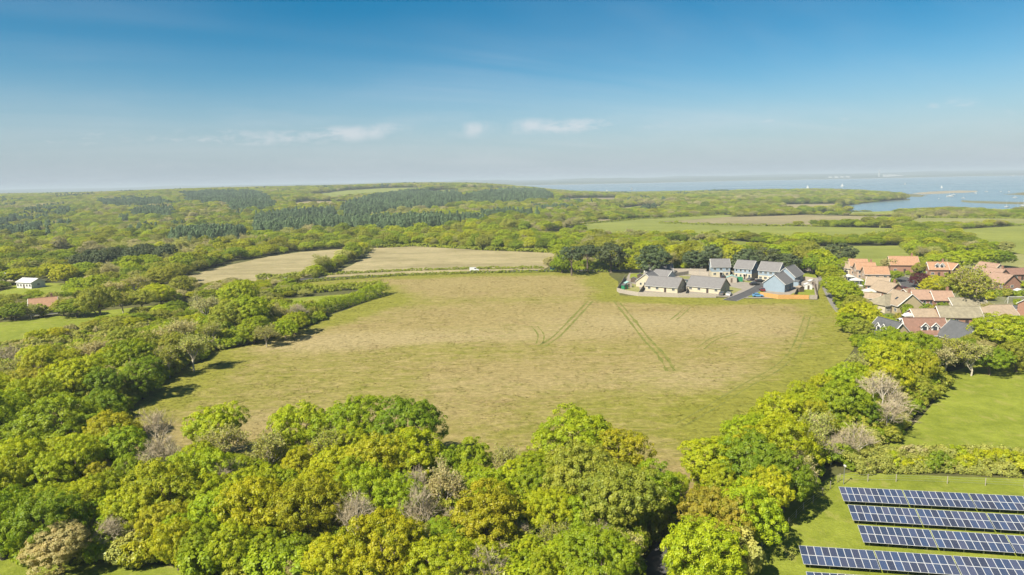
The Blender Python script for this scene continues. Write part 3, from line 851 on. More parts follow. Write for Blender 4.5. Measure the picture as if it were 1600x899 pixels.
for a in [(893, 688, 6.6, 12.5, 'broad', 'fresh'), (965, 712, 5.4, 11, 'broad', 'gold'), (632, 668, 6.2, 12.5, 'broad', 'deep'), (552, 664, 6.3, 12.3, 'broad', 'fresh'), (466, 668, 5.2, 11.6, 'broad', 'lime'),
          (335, 668, 5.4, 11, 'broad', 'lime'), (92, 656, 6.8, 12, 'broad', 'fresh'), (158, 642, 5, 10.5, 'broad', 'deep'), (172, 678, 5.2, 10.5, 'broad', 'gold'), (28, 722, 5.6, 10, 'broad', 'yellow'),
          (200, 700, 4.6, 9.5, 'broad', 'fresh'), (262, 762, 5.4, 11, 'broad', 'gold'), (306, 742, 4.9, 11, 'broad', 'lime'), (332, 806, 3.9, 8.5, 'broad', 'lime'), (398, 792, 4.8, 10, 'broad', 'yellow'),
          (482, 790, 5, 10.5, 'broad', 'gold'), (650, 712, 4.8, 10.8, 'tall', 'yellow'), (585, 722, 4.8, 11, 'broad', 'gold'), (1000, 782, 6, 12, 'broad', 'olive'), (905, 742, 5, 11.5, 'broad', 'olive'),
          (243, 672, 4.6, 9.5, 'bare', 'tan'), (256, 712, 4.8, 9.5, 'bare', 'tan'), (345, 700, 4.8, 9, 'thin', 'sage'), (420, 708, 4.8, 9.4, 'thin', 'sage'), (512, 704, 4.6, 9.6, 'thin', 'olive'),
          (740, 715, 3.6, 9, 'tall', 'lime'), (790, 722, 3.4, 7, 'thin', 'sage'), (830, 735, 3.5, 8, 'tall', 'lime'), (660, 792, 4, 9, 'bare', 'tan'), (550, 812, 4, 9, 'bare', 'tan'), (355, 752, 3.8, 9, 'bare', 'tan'),
          (130, 780, 3, 8, 'tall', 'yellow'), (68, 812, 5, 9.6, 'broad', 'deep'), (90, 850, 4, 7, 'tall', 'tan'), (760, 800, 4.8, 11, 'tall', 'gold'), (690, 760, 4, 10, 'thin', 'tan'), (1020, 850, 5, 10, 'broad', 'lime')]:
    put(*a, 'near wood')
for a in [(1105, 722, 5.2, 11, 'tall', 'lime'), (1165, 722, 6.4, 12, 'broad', 'deep'), (1228, 688, 6.8, 12.6, 'broad', 'yellow'), (1312, 628, 6.6, 11.5, 'broad', 'fresh'), (1256, 622, 4.4, 9, 'broad', 'lime'),
          (1390, 560, 8.2, 13, 'broad', 'yellow'), (1432, 548, 7.4, 12.5, 'broad', 'fresh'), (1380, 612, 8, 11, 'bare', 'tan'), (1386, 645, 6.6, 8.6, 'bare', 'tan'), (1332, 684, 5, 8.4, 'bare', 'tan'),
          (1280, 668, 5, 10, 'thin', 'sage'), (1120, 806, 5.3, 10.5, 'broad', 'rust'), (1165, 796, 5.6, 11.0, 'broad', 'lime'), (1196, 768, 4.6, 9.4, 'broad', 'yellow'), (1118, 862, 4.4, 6.5, 'thin', 'sage'),
          (1070, 768, 4.6, 10.5, 'tall', 'fresh'), (1350, 575, 5, 9, 'thin', 'sage'), (1225, 742, 5.2, 10.5, 'broad', 'deep'), (1240, 720, 4.5, 9, 'thin', 'tan'), (1345, 640, 5, 9, 'broad', 'deep'),
          (1432, 600, 4.5, 7.0, 'tall', 'olive'), (1150, 858, 4, 7, 'shrub', 'sage'), (1100, 892, 4.2, 5, 'shrub', 'olive'), (1300, 700, 3.4, 5.5, 'bare', 'tan'), (1260, 745, 3, 5, 'bare', 'tan')]:
    put(a[0], a[1], a[2] * 0.86, a[3] * 0.92, a[4], a[5], 'right wood')
for a in [(112, 590, 6.6, 12, 'broad', 'lime'), (42, 622, 6, 11, 'broad', 'yellow'), (205, 556, 6.4, 11.5, 'broad', 'fresh'), (150, 552, 5.4, 9, 'thin', 'tan'), (238, 530, 5.6, 9, 'thin', 'tan'), (285, 518, 5.6, 9.5, 'thin', 'tan'),
          (300, 545, 6.6, 10.5, 'thin', 'sage'), (372, 460, 7.6, 14, 'broad', 'lime'), (358, 490, 6.5, 12, 'broad', 'olive'), (388, 484, 6.4, 13, 'broad', 'fresh'), (395, 512, 5.2, 9, 'tall', 'fresh'), (445, 512, 4.8, 7, 'broad', 'lime'),
          (415, 520, 4.5, 7.5, 'thin', 'sage'), (460, 502, 5, 7.6, 'broad', 'lime'), (60, 524, 3.6, 5, 'broad', 'yellow'), (88, 521, 3.8, 5, 'broad', 'yellow'), (140, 508, 4, 4, 'broad', 'olive'), (168, 503, 4, 4, 'broad', 'olive'), (20, 575, 5.5, 8, 'thin', 'sage'), (262, 560, 5, 9, 'thin', 'olive'), (320, 478, 6, 11, 'thin', 'tan'),
          (430, 488, 5, 9, 'thin', 'sage'), (465, 488, 5, 8, 'bare', 'tan'), (155, 600, 5, 10, 'broad', 'deep'), (220, 585, 5.4, 10, 'tall', 'deep'), (10, 560, 5, 9, 'bare', 'tan'), (60, 575, 5, 9, 'bare', 'tan'), (330, 520, 5, 8, 'thin', 'olive')]:
    put(*a, 'left wood')
# the belt behind the estate and the trees of the village
for a in [(893, 404, 7, 15, 'pine', 'dark'), (918, 400, 6.5, 14, 'pine', 'dark'), (955, 398, 9, 16, 'evergreen', 'dark'), (1022, 402, 8.6, 16, 'evergreen', 'dark'), (878, 409, 6, 10, 'broad', 'fresh'), (862, 410, 5, 8, 'thin', 'tan'),
          (985, 412, 6, 8, 'broad', 'lime'), (1050, 404, 6, 10, 'thin', 'sage'), (1085, 404, 7, 11, 'evergreen', 'dark'), (1112, 398, 7, 14, 'evergreen', 'dark'), (1140, 396, 7, 12, 'broad', 'lime'), (1165, 404, 8, 13, 'evergreen', 'dark'),
          (1195, 402, 8, 13, 'evergreen', 'dark'), (1232, 408, 7, 10, 'evergreen', 'dark'), (1258, 404, 7, 12, 'broad', 'olive'), (1270, 408, 6, 11, 'broad', 'fresh'), (1284, 404, 6.5, 13, 'tall', 'yellow'), (1312, 396, 9, 14, 'evergreen', 'dark'),
          (1298, 412, 5.5, 10, 'broad', 'lime'), (1322, 412, 5, 8, 'broad', 'lime'), (1008, 388, 7, 11, 'broad', 'lime'), (1062, 386, 7, 10, 'broad', 'fresh'), (1212, 392, 7, 10, 'broad', 'lime')]:
    put(*a, 'estate belt')
for a in [(1322, 456, 6.2, 9.5, 'broad', 'fresh'), (1304, 446, 5, 9, 'broad', 'fresh'), (1296, 428, 5.5, 10, 'broad', 'lime'), (1342, 490, 5.6, 9.4, 'broad', 'yellow'), (1328, 500, 4.6, 7, 'tall', 'lime'), (1346, 512, 4, 7, 'broad', 'olive'),
          (1512, 441, 9.4, 17.5, 'thin', 'olive'), (1508, 448, 8.4, 14, 'broad', 'olive'), (1462, 446, 6.6, 9.5, 'broad', 'yellow'), (1438, 436, 4, 6.5, 'broad', 'purple'), (1396, 430, 4.4, 5, 'broad', 'fresh'), (1574, 520, 7.6, 12, 'broad', 'yellow'),
          (1612, 522, 8, 12, 'broad', 'lime'), (1480, 550, 6.5, 9.5, 'thin', 'olive'), (1520, 556, 6, 8.5, 'thin', 'sage'), (1548, 560, 5, 7, 'broad', 'deep'), (1465, 560, 5.5, 9, 'thin', 'tan'), (1418, 482, 2.2, 4, 'tall', 'deep'), (1474, 481, 2.4, 5, 'tall', 'deep'),
          (1545, 482, 4, 5, 'thin', 'sage'), (1440, 418, 4, 6, 'thin', 'olive'), (1388, 412, 4, 7, 'thin', 'tan'), (1505, 404, 8, 11, 'broad', 'lime'), (1540, 400, 8, 10, 'broad', 'lime'), (1562, 402, 7, 9.5, 'broad', 'deep'), (1590, 552, 5, 8, 'broad', 'olive'), (1535, 545, 4, 6, 'tall', 'tan'),
          (1345, 474, 3.5, 5, 'thin', 'tan'), (1352, 478, 2.2, 3.5, 'shrub', 'rust'), (1368, 499, 3.4, 4, 'shrub', 'deep'), (1385, 499, 3.2, 3.6, 'shrub', 'deep'), (1340, 458, 2.6, 3.4, 'shrub', 'deep')]:
    put(*a, 'village')
for a in [(155, 468, 8, 14, 'broad', 'olive'), (20, 466, 6, 10, 'broad', 'gold'), (45, 470, 6, 9, 'broad', 'fresh'), (82, 462, 6.5, 11, 'thin', 'tan'), (48, 484, 5, 6, 'thin', 'sage'), (22, 484, 5, 7, 'broad', 'deep'), (98, 478, 5, 7, 'broad', 'olive'),
          (118, 478, 6, 7.5, 'broad', 'deep'), (130, 478, 5, 7, 'broad', 'deep'), (5, 480, 5, 8, 'broad', 'olive'), (190, 470, 7, 9, 'thin', 'olive'), (220, 466, 7, 9, 'broad', 'olive'), (175, 455, 7, 11, 'thin', 'tan'), (250, 458, 7, 9, 'broad', 'yellow'), (120, 445, 6, 9, 'broad', 'lime'),
          (36, 428, 7, 9, 'broad', 'yellow'), (100, 425, 7, 11, 'broad', 'yellow'), (228, 408, 8, 10, 'broad', 'fresh'), (250, 430, 8, 11, 'broad', 'olive'), (285, 405, 8, 11, 'broad', 'lime'), (210, 445, 7, 10, 'thin', 'sage'), (62, 484, 4, 5, 'shrub', 'olive')]:
    put(*a, 'cottage wood')
for i in range(22):
    q = random.Random(i); put(118 + i * 7.0 + q.uniform(-4, 4), 408 - 0.75 * i + q.uniform(-6, 6), q.uniform(5.5, 7), q.uniform(11, 15), 'evergreen' if i % 3 else 'spruce', 'dark', 'dark grove')


def fill(poly_px, zone, n, rmin, rmax, kinds, tints, seed, over=0.72, hk=(1.7, 2.3)):
    rr = random.Random(seed); P = poly_xy(poly_px)
    lo, hi = P.min(0), P.max(0); placed = [t for t in TREES]; got = 0
    for _ in range(n * 60):
        if got >= n: break
        x, y = rr.uniform(lo[0], hi[0]), rr.uniform(lo[1], hi[1])
        if not inside(P, np.array([x]), np.array([y]))[0]: continue
        kind = rr.choices([k for k, w in kinds], [w for k, w in kinds])[0]
        r = rr.uniform(rmin, rmax) * (0.7 if kind in ('tall', 'thin', 'bare') else 1)
        if kind == 'shrub': r = rr.uniform(1.6, 3)
        if any(math.hypot(t['x'] - x, t['y'] - y) < over * (t['R'] + r) * 0.92 for t in placed): continue
        tint = 'tan' if kind == 'bare' else rr.choices([k for k, w in tints], [w for k, w in tints])[0]
        if kind == 'thin': tint = rr.choice(['sage', 'sage', 'olive', 'tan'])
        H = min(r * rr.uniform(*hk) * (1.35 if kind == 'tall' else 1), 12.5) if kind != 'shrub' else r * rr.uniform(1.2, 1.6)
        t = dict(x=x, y=y, R=r, H=H, kind=kind, tint=tint, zone=zone, label=None, hand=False); TREES.append(t); placed.append(t); got += 1


TT = [('lime', 40), ('yellow', 26), ('gold', 12), ('fresh', 15), ('deep', 4), ('olive', 6)]
fill(NEARW, 'near wood', 190, 2.8, 4.8, [('broad', 48), ('tall', 24), ('thin', 18), ('bare', 7), ('shrub', 6)], TT, 11, 0.54)
fill(RIGHTW, 'right wood', 40, 3.2, 5.4, [('broad', 50), ('tall', 22), ('thin', 15), ('bare', 10), ('shrub', 10)], TT, 12, 0.56)
fill(LEFTW, 'left wood', 120, 3.6, 5.8, [('broad', 34), ('tall', 18), ('thin', 38), ('bare', 12)], [('lime', 24), ('yellow', 22), ('olive', 26), ('fresh', 14), ('deep', 8), ('gold', 8)], 13, 0.66)
fill([(870, 416), (990, 420), (1100, 420), (1290, 420), (1330, 412), (1290, 398), (1080, 398), (870, 402)], 'estate belt', 24, 4, 6.5, [('broad', 60), ('thin', 20), ('evergreen', 20)], [('lime', 30), ('olive', 25), ('fresh', 25), ('deep', 15)], 14, 0.6)
fill([(1288, 425), (1300, 430), (1330, 470), (1372, 510), (1395, 540), (1370, 560), (1340, 525), (1312, 480)], 'village', 14, 2.5, 4.2, [('broad', 50), ('tall', 25), ('thin', 20)], [('lime', 30), ('olive', 20), ('fresh', 30), ('yellow', 15)], 15, 0.6, (1.5, 2.0))
fill([(1440, 558), (1600, 548), (1700, 545), (1700, 568), (1600, 566), (1530, 572), (1450, 580)], 'village', 16, 2.5, 4.6, [('broad', 40), ('tall', 20), ('thin', 40)], [('olive', 30), ('lime', 20), ('deep', 20)], 16, 0.6, (1.5, 2.0))
fill([(-60, 500), (60, 496), (160, 484), (260, 470), (330, 452), (300, 440), (180, 440), (120, 462), (60, 474), (-60, 484)], 'cottage wood', 34, 3.5, 5.5, [('broad', 46), ('thin', 44), ('shrub', 10)], [('olive', 34), ('lime', 16), ('fresh', 16), ('yellow', 12), ('deep', 12)], 17, 0.62, (1.5, 2.0))

def _hides(t):
    if t['zone'] != 'cottage wood': return False
    x, y, z = proj(t['x'], t['y'], t['H'] * 0.6); r = t['R'] * FPX / z
    return any(abs(x - a) < r + 7 and y - r * 0.9 < b + 4 and y > b for a, b in ((70, 484), (50, 444)))
TREES[:] = [t for t in TREES if not _hides(t)]
_lane = [np.array(at(a, b)[:2]) for a, b in ((1000, 990), (1022, 905), (1050, 862), (1072, 825), (1078, 790), (1085, 740))]
for t in TREES:
    q = np.array([t['x'], t['y']]); best = None
    for a, b in zip(_lane, _lane[1:]):
        u = np.clip(np.dot(q - a, b - a) / np.dot(b - a, b - a), 0, 1); c = a + (b - a) * u; d = np.hypot(*(q - c))
        if best is None or d < best[0]: best = (d, c)
    need = t['R'] * 0.9 + 0.9
    if best[0] < need and t['y'] < 93.5:
        n = (q - best[1]) / max(best[0], 1e-3); q = best[1] + n * need; t['x'], t['y'] = float(q[0]), float(q[1])

for t in TREES:
    if t['zone'] == 'left wood' and not t['hand'] and proj(t['x'], t['y'], 0)[1] < 562 and t['x'] < -70: t['H'] *= 0.62; t['R'] *= 0.85
ORD = ['', 'second', 'third', 'fourth', 'fifth', 'sixth', 'seventh', 'eighth', 'ninth', 'tenth', 'eleventh', 'twelfth', 'thirteenth', 'fourteenth', 'fifteenth', 'sixteenth', 'seventeenth', 'eighteenth', 'nineteenth', 'twentieth']
ZONE = {'near wood': ('at the back of the near wood', 'mid way through the near wood', 'along the front of the near wood'),
        'right wood': ('near the top of the right wood', 'mid way down the right wood', 'beside the lane in the right wood'),
        'left wood': ('at the back of the left wood', 'mid way through the left wood', 'at the front of the left wood'),
        'estate belt': ('in the belt behind the estate',) * 3, 'village': ('behind the village houses', 'among the village houses', 'in front of the village houses'),
        'cottage wood': ('behind the old cottage', 'near the old cottage', 'beside the old cottage field'), 'dark grove': ('in the dark grove',) * 3}
ZROW = {'near wood': (712, 780), 'right wood': (640, 740), 'left wood': (520, 570), 'estate belt': (0, 0), 'village': (425, 520), 'cottage wood': (445, 470), 'dark grove': (0, 0)}
REST = []


def build_trees():
    rr = random.Random(99); vis = []
    for t in TREES:
        t['z'] = h1(t['x'], t['y']); t['p'] = proj(t['x'], t['y'], t['z'] + t['H'] * 0.7)
        t['app'] = t['R'] * FPX / t['p'][2] if t['p'][2] > 1 else 0
        if -t['app'] < t['p'][0] < 1600 + t['app'] and t['p'][1] - t['app'] < 899: vis.append(t)
        else: t['app'] = 0
    woody = sorted([t for t in TREES if t['kind'] != 'shrub'], key=lambda t: (-t['app'] * (1.6 if t['hand'] else 1)))
    keep = woody[:300] + [t for t in TREES if t['kind'] == 'shrub']; REST.extend(woody[300:])
    keep = [t for t in keep if t['app'] > 0] ; REST.extend([t for t in woody[:300] if t['app'] <= 0])
    groups = {}
    for t in keep:
        row = ZROW[t['zone']]; k = 0 if t['p'][1] < row[0] else (1 if t['p'][1] < row[1] else 2)
        kw = KWORD[t['kind']]
        look = kw[0] if t['kind'] == 'bare' else TWORD[t['tint']] + ' ' + kw[0]
        groups.setdefault((look, ZONE[t['zone']][k]), []).append(t)
    for (look, where), ts in groups.items():
        ts.sort(key=lambda t: t['p'][0]); n = len(ts)
        for i, t in enumerate(ts):
            if n == 1: lab = 'the only %s %s' % (look, where)
            else:
                o = 'leftmost' if i == 0 else ('rightmost' if i == n - 1 else ORD[i] + ' from left' if i < 20 else 'one')
                lab = '%s of %ss %s' % (o, look, where)
            t['lab'] = lab
    cnt = {}
    for t in keep:
        ps = PROTO[t['kind']]; i = rr.randrange(len(ps)); tm, cm, r0, h0 = ps[i]
        kw = KWORD[t['kind']]
        e = empty(kw[2], (t['x'], t['y'], t['z'] - 0.05), rr.uniform(0, 6.28))
        e.scale = (t['R'] / r0 * rr.uniform(0.9, 1.06), t['R'] / r0 * rr.uniform(0.88, 1.1), t['H'] / h0)
        tag(e, t['lab'], kw[1], 'trees of the ' + t['zone'] if t['kind'] != 'shrub' else 'shrubs of the ' + t['zone'])
        a = link('stem' if t['kind'] == 'shrub' else 'trunk', tm, e); b = link('crown', cm, e)
        c = TINT[t['tint']]; f = rr.uniform(0.88, 1.14); h = rr.uniform(-0.08, 0.08)
        b.color = (c[0] * f * (1 + h), c[1] * f, c[2] * f, 1)
        SRC.setdefault((t['kind'], i), (a, b))


SRC = {}
build_trees()


def scatter(name, label, pts, idx, rz, sc, tint, sources, mat=None, with_trunk=None):
    """uncountable woods: one object, whose points carry copies of the trees above"""
    n = len(pts)
    me = bpy.data.meshes.new(name); me.vertices.add(n); me.vertices.foreach_set('co', np.asarray(pts, np.float32).ravel())
    a = me.attributes.new('idx', 'INT', 'POINT'); a.data.foreach_set('value', np.asarray(idx, np.int32))
    a = me.attributes.new('rz', 'FLOAT', 'POINT'); a.data.foreach_set('value', np.asarray(rz, np.float32))
    a = me.attributes.new('sc', 'FLOAT_VECTOR', 'POINT'); a.data.foreach_set('vector', np.asarray(sc, np.float32).ravel())
    a = me.attributes.new('tint', 'FLOAT_COLOR', 'POINT'); a.data.foreach_set('color', np.asarray(tint, np.float32).ravel())
    o = link(name, me); tag(o, label, kind='stuff')
    g = bpy.data.node_groups.new(name, 'GeometryNodeTree'); N = g.nodes; L = g.links
    g.interface.new_socket('Geometry', in_out='INPUT', socket_type='NodeSocketGeometry')
    g.interface.new_socket('Geometry', in_out='OUTPUT', socket_type='NodeSocketGeometry')
    gi = N.new('NodeGroupInput'); go = N.new('NodeGroupOutput'); jn = N.new('GeometryNodeJoinGeometry')

    def named(nm, ty):
        q = N.new('GeometryNodeInputNamedAttribute'); q.data_type = ty; q.inputs['Name'].default_value = nm; return q.outputs['Attribute']
    ai, ar, asx = named('idx', 'INT'), named('rz', 'FLOAT'), named('sc', 'FLOAT_VECTOR')
    cx = N.new('ShaderNodeCombineXYZ'); L.new(ar, cx.inputs[2])
    for k, (src, m) in enumerate(sources):
        cmp_ = N.new('FunctionNodeCompare'); cmp_.data_type = 'INT'; cmp_.operation = 'EQUAL'
        ins = [s for s in cmp_.inputs if s.type == 'INT']; L.new(ai, ins[0]); ins[1].default_value = k
        for ob, mm in src:
            oi = N.new('GeometryNodeObjectInfo'); oi.transform_space = 'ORIGINAL'; oi.inputs['Object'].default_value = ob
            geo = oi.outputs['Geometry']
            if mm is not None:
                sm = N.new('GeometryNodeSetMaterial'); sm.inputs['Material'].default_value = mm; L.new(geo, sm.inputs['Geometry']); geo = sm.outputs[0]
            ip = N.new('GeometryNodeInstanceOnPoints'); L.new(gi.outputs[0], ip.inputs['Points']); L.new(geo, ip.inputs['Instance'])
            L.new(cmp_.outputs[0], ip.inputs['Selection']); L.new(cx.outputs[0], ip.inputs['Rotation']); L.new(asx, ip.inputs['Scale'])
            L.new(ip.outputs[0], jn.inputs[0])
    L.new(jn.outputs[0], go.inputs[0])
    md = o.modifiers.new('scatter', 'NODES'); md.node_group = g
    return o


def source(kind, i=0):
    ks = [k for k in SRC if k[0] == kind]; return SRC[sorted(ks)[i % len(ks)]]


ESTATE_PX = [(962, 425), (1284, 424), (1312, 470), (1282, 474), (960, 468)]
VILLAGE_PX = [(1300, 418), (1600, 418), (1720, 418), (1720, 556), (1600, 552), (1480, 560), (1400, 545), (1330, 505)]
PLANT = [[(284, 306), (330, 303), (400, 304), (418, 312), (425, 326), (330, 325), (290, 318)], [(395, 366), (400, 350), (440, 340), (520, 334), (528, 342), (440, 356), (420, 368)],
         [(530, 338), (545, 324), (592, 309), (640, 303), (712, 303), (722, 312), (700, 328), (640, 335), (560, 345)], [(712, 318), (752, 305), (800, 301), (850, 301), (864, 312), (862, 318), (760, 324), (716, 326)],
         [(400, 372), (430, 360), (560, 352), (700, 350), (700, 362), (560, 366), (430, 374)], [(-40, 366), (0, 362), (60, 366), (60, 376), (0, 378)], [(350, 322), (430, 322), (430, 334), (360, 336)],
         [(205, 340), (240, 333), (275, 336), (270, 346), (215, 348)], [(150, 318), (250, 316), (270, 326), (170, 330)], [(1105, 300), (1140, 300), (1142, 305), (1105, 305)], [(260, 385), (300, 372), (380, 372), (380, 382), (300, 392)],
         [(640, 350), (760, 352), (760, 358), (650, 360)]]


def smooth_noise(x, y, seed, L):
    rr = np.random.default_rng(seed); v = 0
    for k in range(6):
        a = rr.uniform(0, 6.28); f = 2 * math.pi / (L * rr.uniform(0.6, 1.7)); v = v + np.sin((x * math.cos(a) + y * math.sin(a)) * f + rr.uniform(0, 6.28))
    return v / 6 * 1.7


def woods():
    rr = np.random.default_rng(7); X = []; Y = []; D = []
    for y0, y1, st in ((225, 340, 5.0), (340, 620, 6.6), (620, 1000, 7.6), (1000, 1600, 9.5), (1600, 3050, 13.0)):
        xs = np.arange(-y1 * 0.92, y1 * 0.92, st); ys = np.arange(y0, y1, st)
        a, b = np.meshgrid(xs, ys); a = a + rr.uniform(-.45, .45, a.shape) * st; b = b + rr.uniform(-.45, .45, b.shape) * st
        k = np.abs(a) < b * 0.86 + 25
        X.append(a[k]); Y.append(b[k]); D.append(np.full(k.sum(), st))
    # the parts of the near woods that are hidden behind the trees built one by one
    x = np.concatenate(X); y = np.concatenate(Y); d = np.concatenate(D)
    ok = inside(LAND, x, y) & (edge_dist(LAND, x, y) > 6)
    for pl in FIELD_POLY + [MEADOW, poly_xy(ESTATE_PX), poly_xy(VILLAGE_PX)]:
        lo, hi = pl.min(0) - 8, pl.max(0) + 8
        near = (x > lo[0]) & (x < hi[0]) & (y > lo[1]) & (y < hi[1])
        if near.any():
            ii = np.where(near)[0]; bad = inside(pl, x[ii], y[ii]) | (edge_dist(pl, x[ii], y[ii]) < 3.2); ok[ii[bad]] = False
    for pl in (poly_xy(LEFTW), poly_xy(NEARW), poly_xy(RIGHTW)): ok &= ~inside(pl, x, y)
    ok &= (y > 340) | (x < -0.30 * y)
    for hx, hy in ((49, 449), (70, 490), (15, 438)): c = att(hx, hy); ok &= ~((np.abs(x - c.x) < 9) & (y > c.y - 16) & (y < c.y + 8))
    rd = np.array([att(a, b)[:2] for a, b in ((415, 442), (440, 439.5), (520, 433), (620, 427.5), (740, 424.2), (860, 422.5), (960, 423), (1080, 424))])
    ok &= edge_dist(rd, x, y, False) > 7
    T = np.array([(t['x'], t['y'], t['R']) for t in TREES])
    ii = np.where(ok & (y < 560))[0]
    for i in ii:
        if np.any(np.hypot(T[:, 0] - x[i], T[:, 1] - y[i]) < T[:, 2] * 0.85): ok[i] = False
    x, y, d = x[ok], y[ok], d[ok]; z = hfun(x, y)
    con = np.zeros(len(x), bool)
    for pl in PLANT: con |= inside(tpoly(pl), x, y)
    stray = (smooth_noise(x, y, 3, 200) + 0.6 * smooth_noise(x, y, 4, 60) > 0.8) & (rr.uniform(size=len(x)) < 0.7) & (x < y * 0.3) & (y > 640)
    con |= stray
    n = len(x)
    # mixture of tints in broad drifts
    f1 = 0.75 * smooth_noise(x, y, 21, 170) + rr.normal(0, .75, n); f2 = smooth_noise(x, y, 22, 320) + rr.normal(0, .3, n)
    pal = np.array([TINT[k] for k in ('deep', 'fresh', 'olive', 'lime', 'yellow', 'sage', 'tan', 'gold')])
    ed = np.array([-1.1, -0.55, -0.1, 0.45, 0.85, 1.2, 1.5]); ci = np.digitize(f1, ed)
    ci = np.where(f2 > 0.62, np.where(rr.uniform(size=n) < 0.6, 5, 6), ci)
    tint = pal[ci] * rr.uniform(0.72, 1.2, (n, 1)) * np.array([1.0, 1.0, 1.2]); tint = np.concatenate([tint, np.ones((n, 1))], 1)
    bl = ~con
    kinds = [('broad', 0), ('broad', 1), ('tall', 0), ('tall', 1), ('thin', 0)]
    idx = rr.choice(4, n, p=[0.36, 0.34, 0.16, 0.14]); idx = np.where((ci >= 5) & (ci <= 6) & (y < 900) & (rr.uniform(size=n) < 0.75), 4, idx)
    r = d * np.clip(rr.normal(0.66, 0.17, n), 0.38, 1.05); hh = np.clip(r * rr.uniform(1.25, 1.9, n) * (1 + 0.25 * smooth_noise(x, y, 41, 90)), 4.5, 15)
    low = (x > y * 0.12) & (y > 420) & (y < 1200); hh = np.where(low, hh * 0.72, hh); hh = np.where(y < 340, hh * 0.72, hh); low = (x > y * 0.50) & (y > 880) & (y < 1450); hh = np.where(low, hh * 0.45, hh)
    R0 = np.array([PROTO[k][0][2] for k, i in kinds]); H0 = np.array([PROTO[k][0][3] for k, i in kinds])
    sc = np.stack([r / R0[idx], r / R0[idx], hh / H0[idx]], 1)
    srcs = [([(source(k, i)[1], LEAF_FAR)], None) for k, i in kinds]
    pts = np.stack([x, y, z - 0.4], 1); rz = rr.uniform(0, 6.28, n)
    # individual trees past the limit join this wood
    ex = [(t['x'], t['y'], t['z'], t['R'], t['H'], TINT[t['tint']]) for t in REST]
    P = pts[bl]; I = idx[bl]; Z = rz[bl]; C = sc[bl]; Tn = tint[bl]
    if ex:
        P = np.concatenate([P, [(e[0], e[1], e[2]) for e in ex]]); I = np.concatenate([I, np.zeros(len(ex), int)]); Z = np.concatenate([Z, np.arange(len(ex)) * 1.7])
        C = np.concatenate([C, [(e[3] / 5, e[3] / 5, e[4] / 9.6) for e in ex]]); Tn = np.concatenate([Tn, [(*e[5], 1) for e in ex]])
    scatter('woodland', 'spring green broadleaf woods rolling back to the horizon', P, I, Z, C, Tn, srcs)
    m = con.sum(); i2 = rr.choice(2, m); h2 = rr.uniform(12, 17, m)
    c2 = np.array(TINT['dark']) * np.array([1.25, 1.45, 1.6]) * rr.uniform(0.75, 1.5, (m, 1)); c2 = np.concatenate([c2, np.ones((m, 1))], 1)
    dc = d[con]; r2 = np.clip(dc * 0.52, 3.2, 6)
    kk = [('spruce', 0), ('evergreen', 0)]
    s2 = np.stack([r2 / np.array([2.7, 4.6])[i2], r2 / np.array([2.7, 4.6])[i2], h2 / np.array([13.4, 11.0])[i2]], 1)
    scatter('conifer_plantation', 'dark blocks of conifer plantation on the far slopes', pts[con], i2, rz[con], s2, c2, [([(source(k, i)[1], NEEDLE_FAR), (source(k, i)[0], None)], None) for k, i in kk])
    print('woods', bl.sum(), 'conifers', m, 'singles', len(TREES) - len(REST), 'rest', len(REST))


woods()


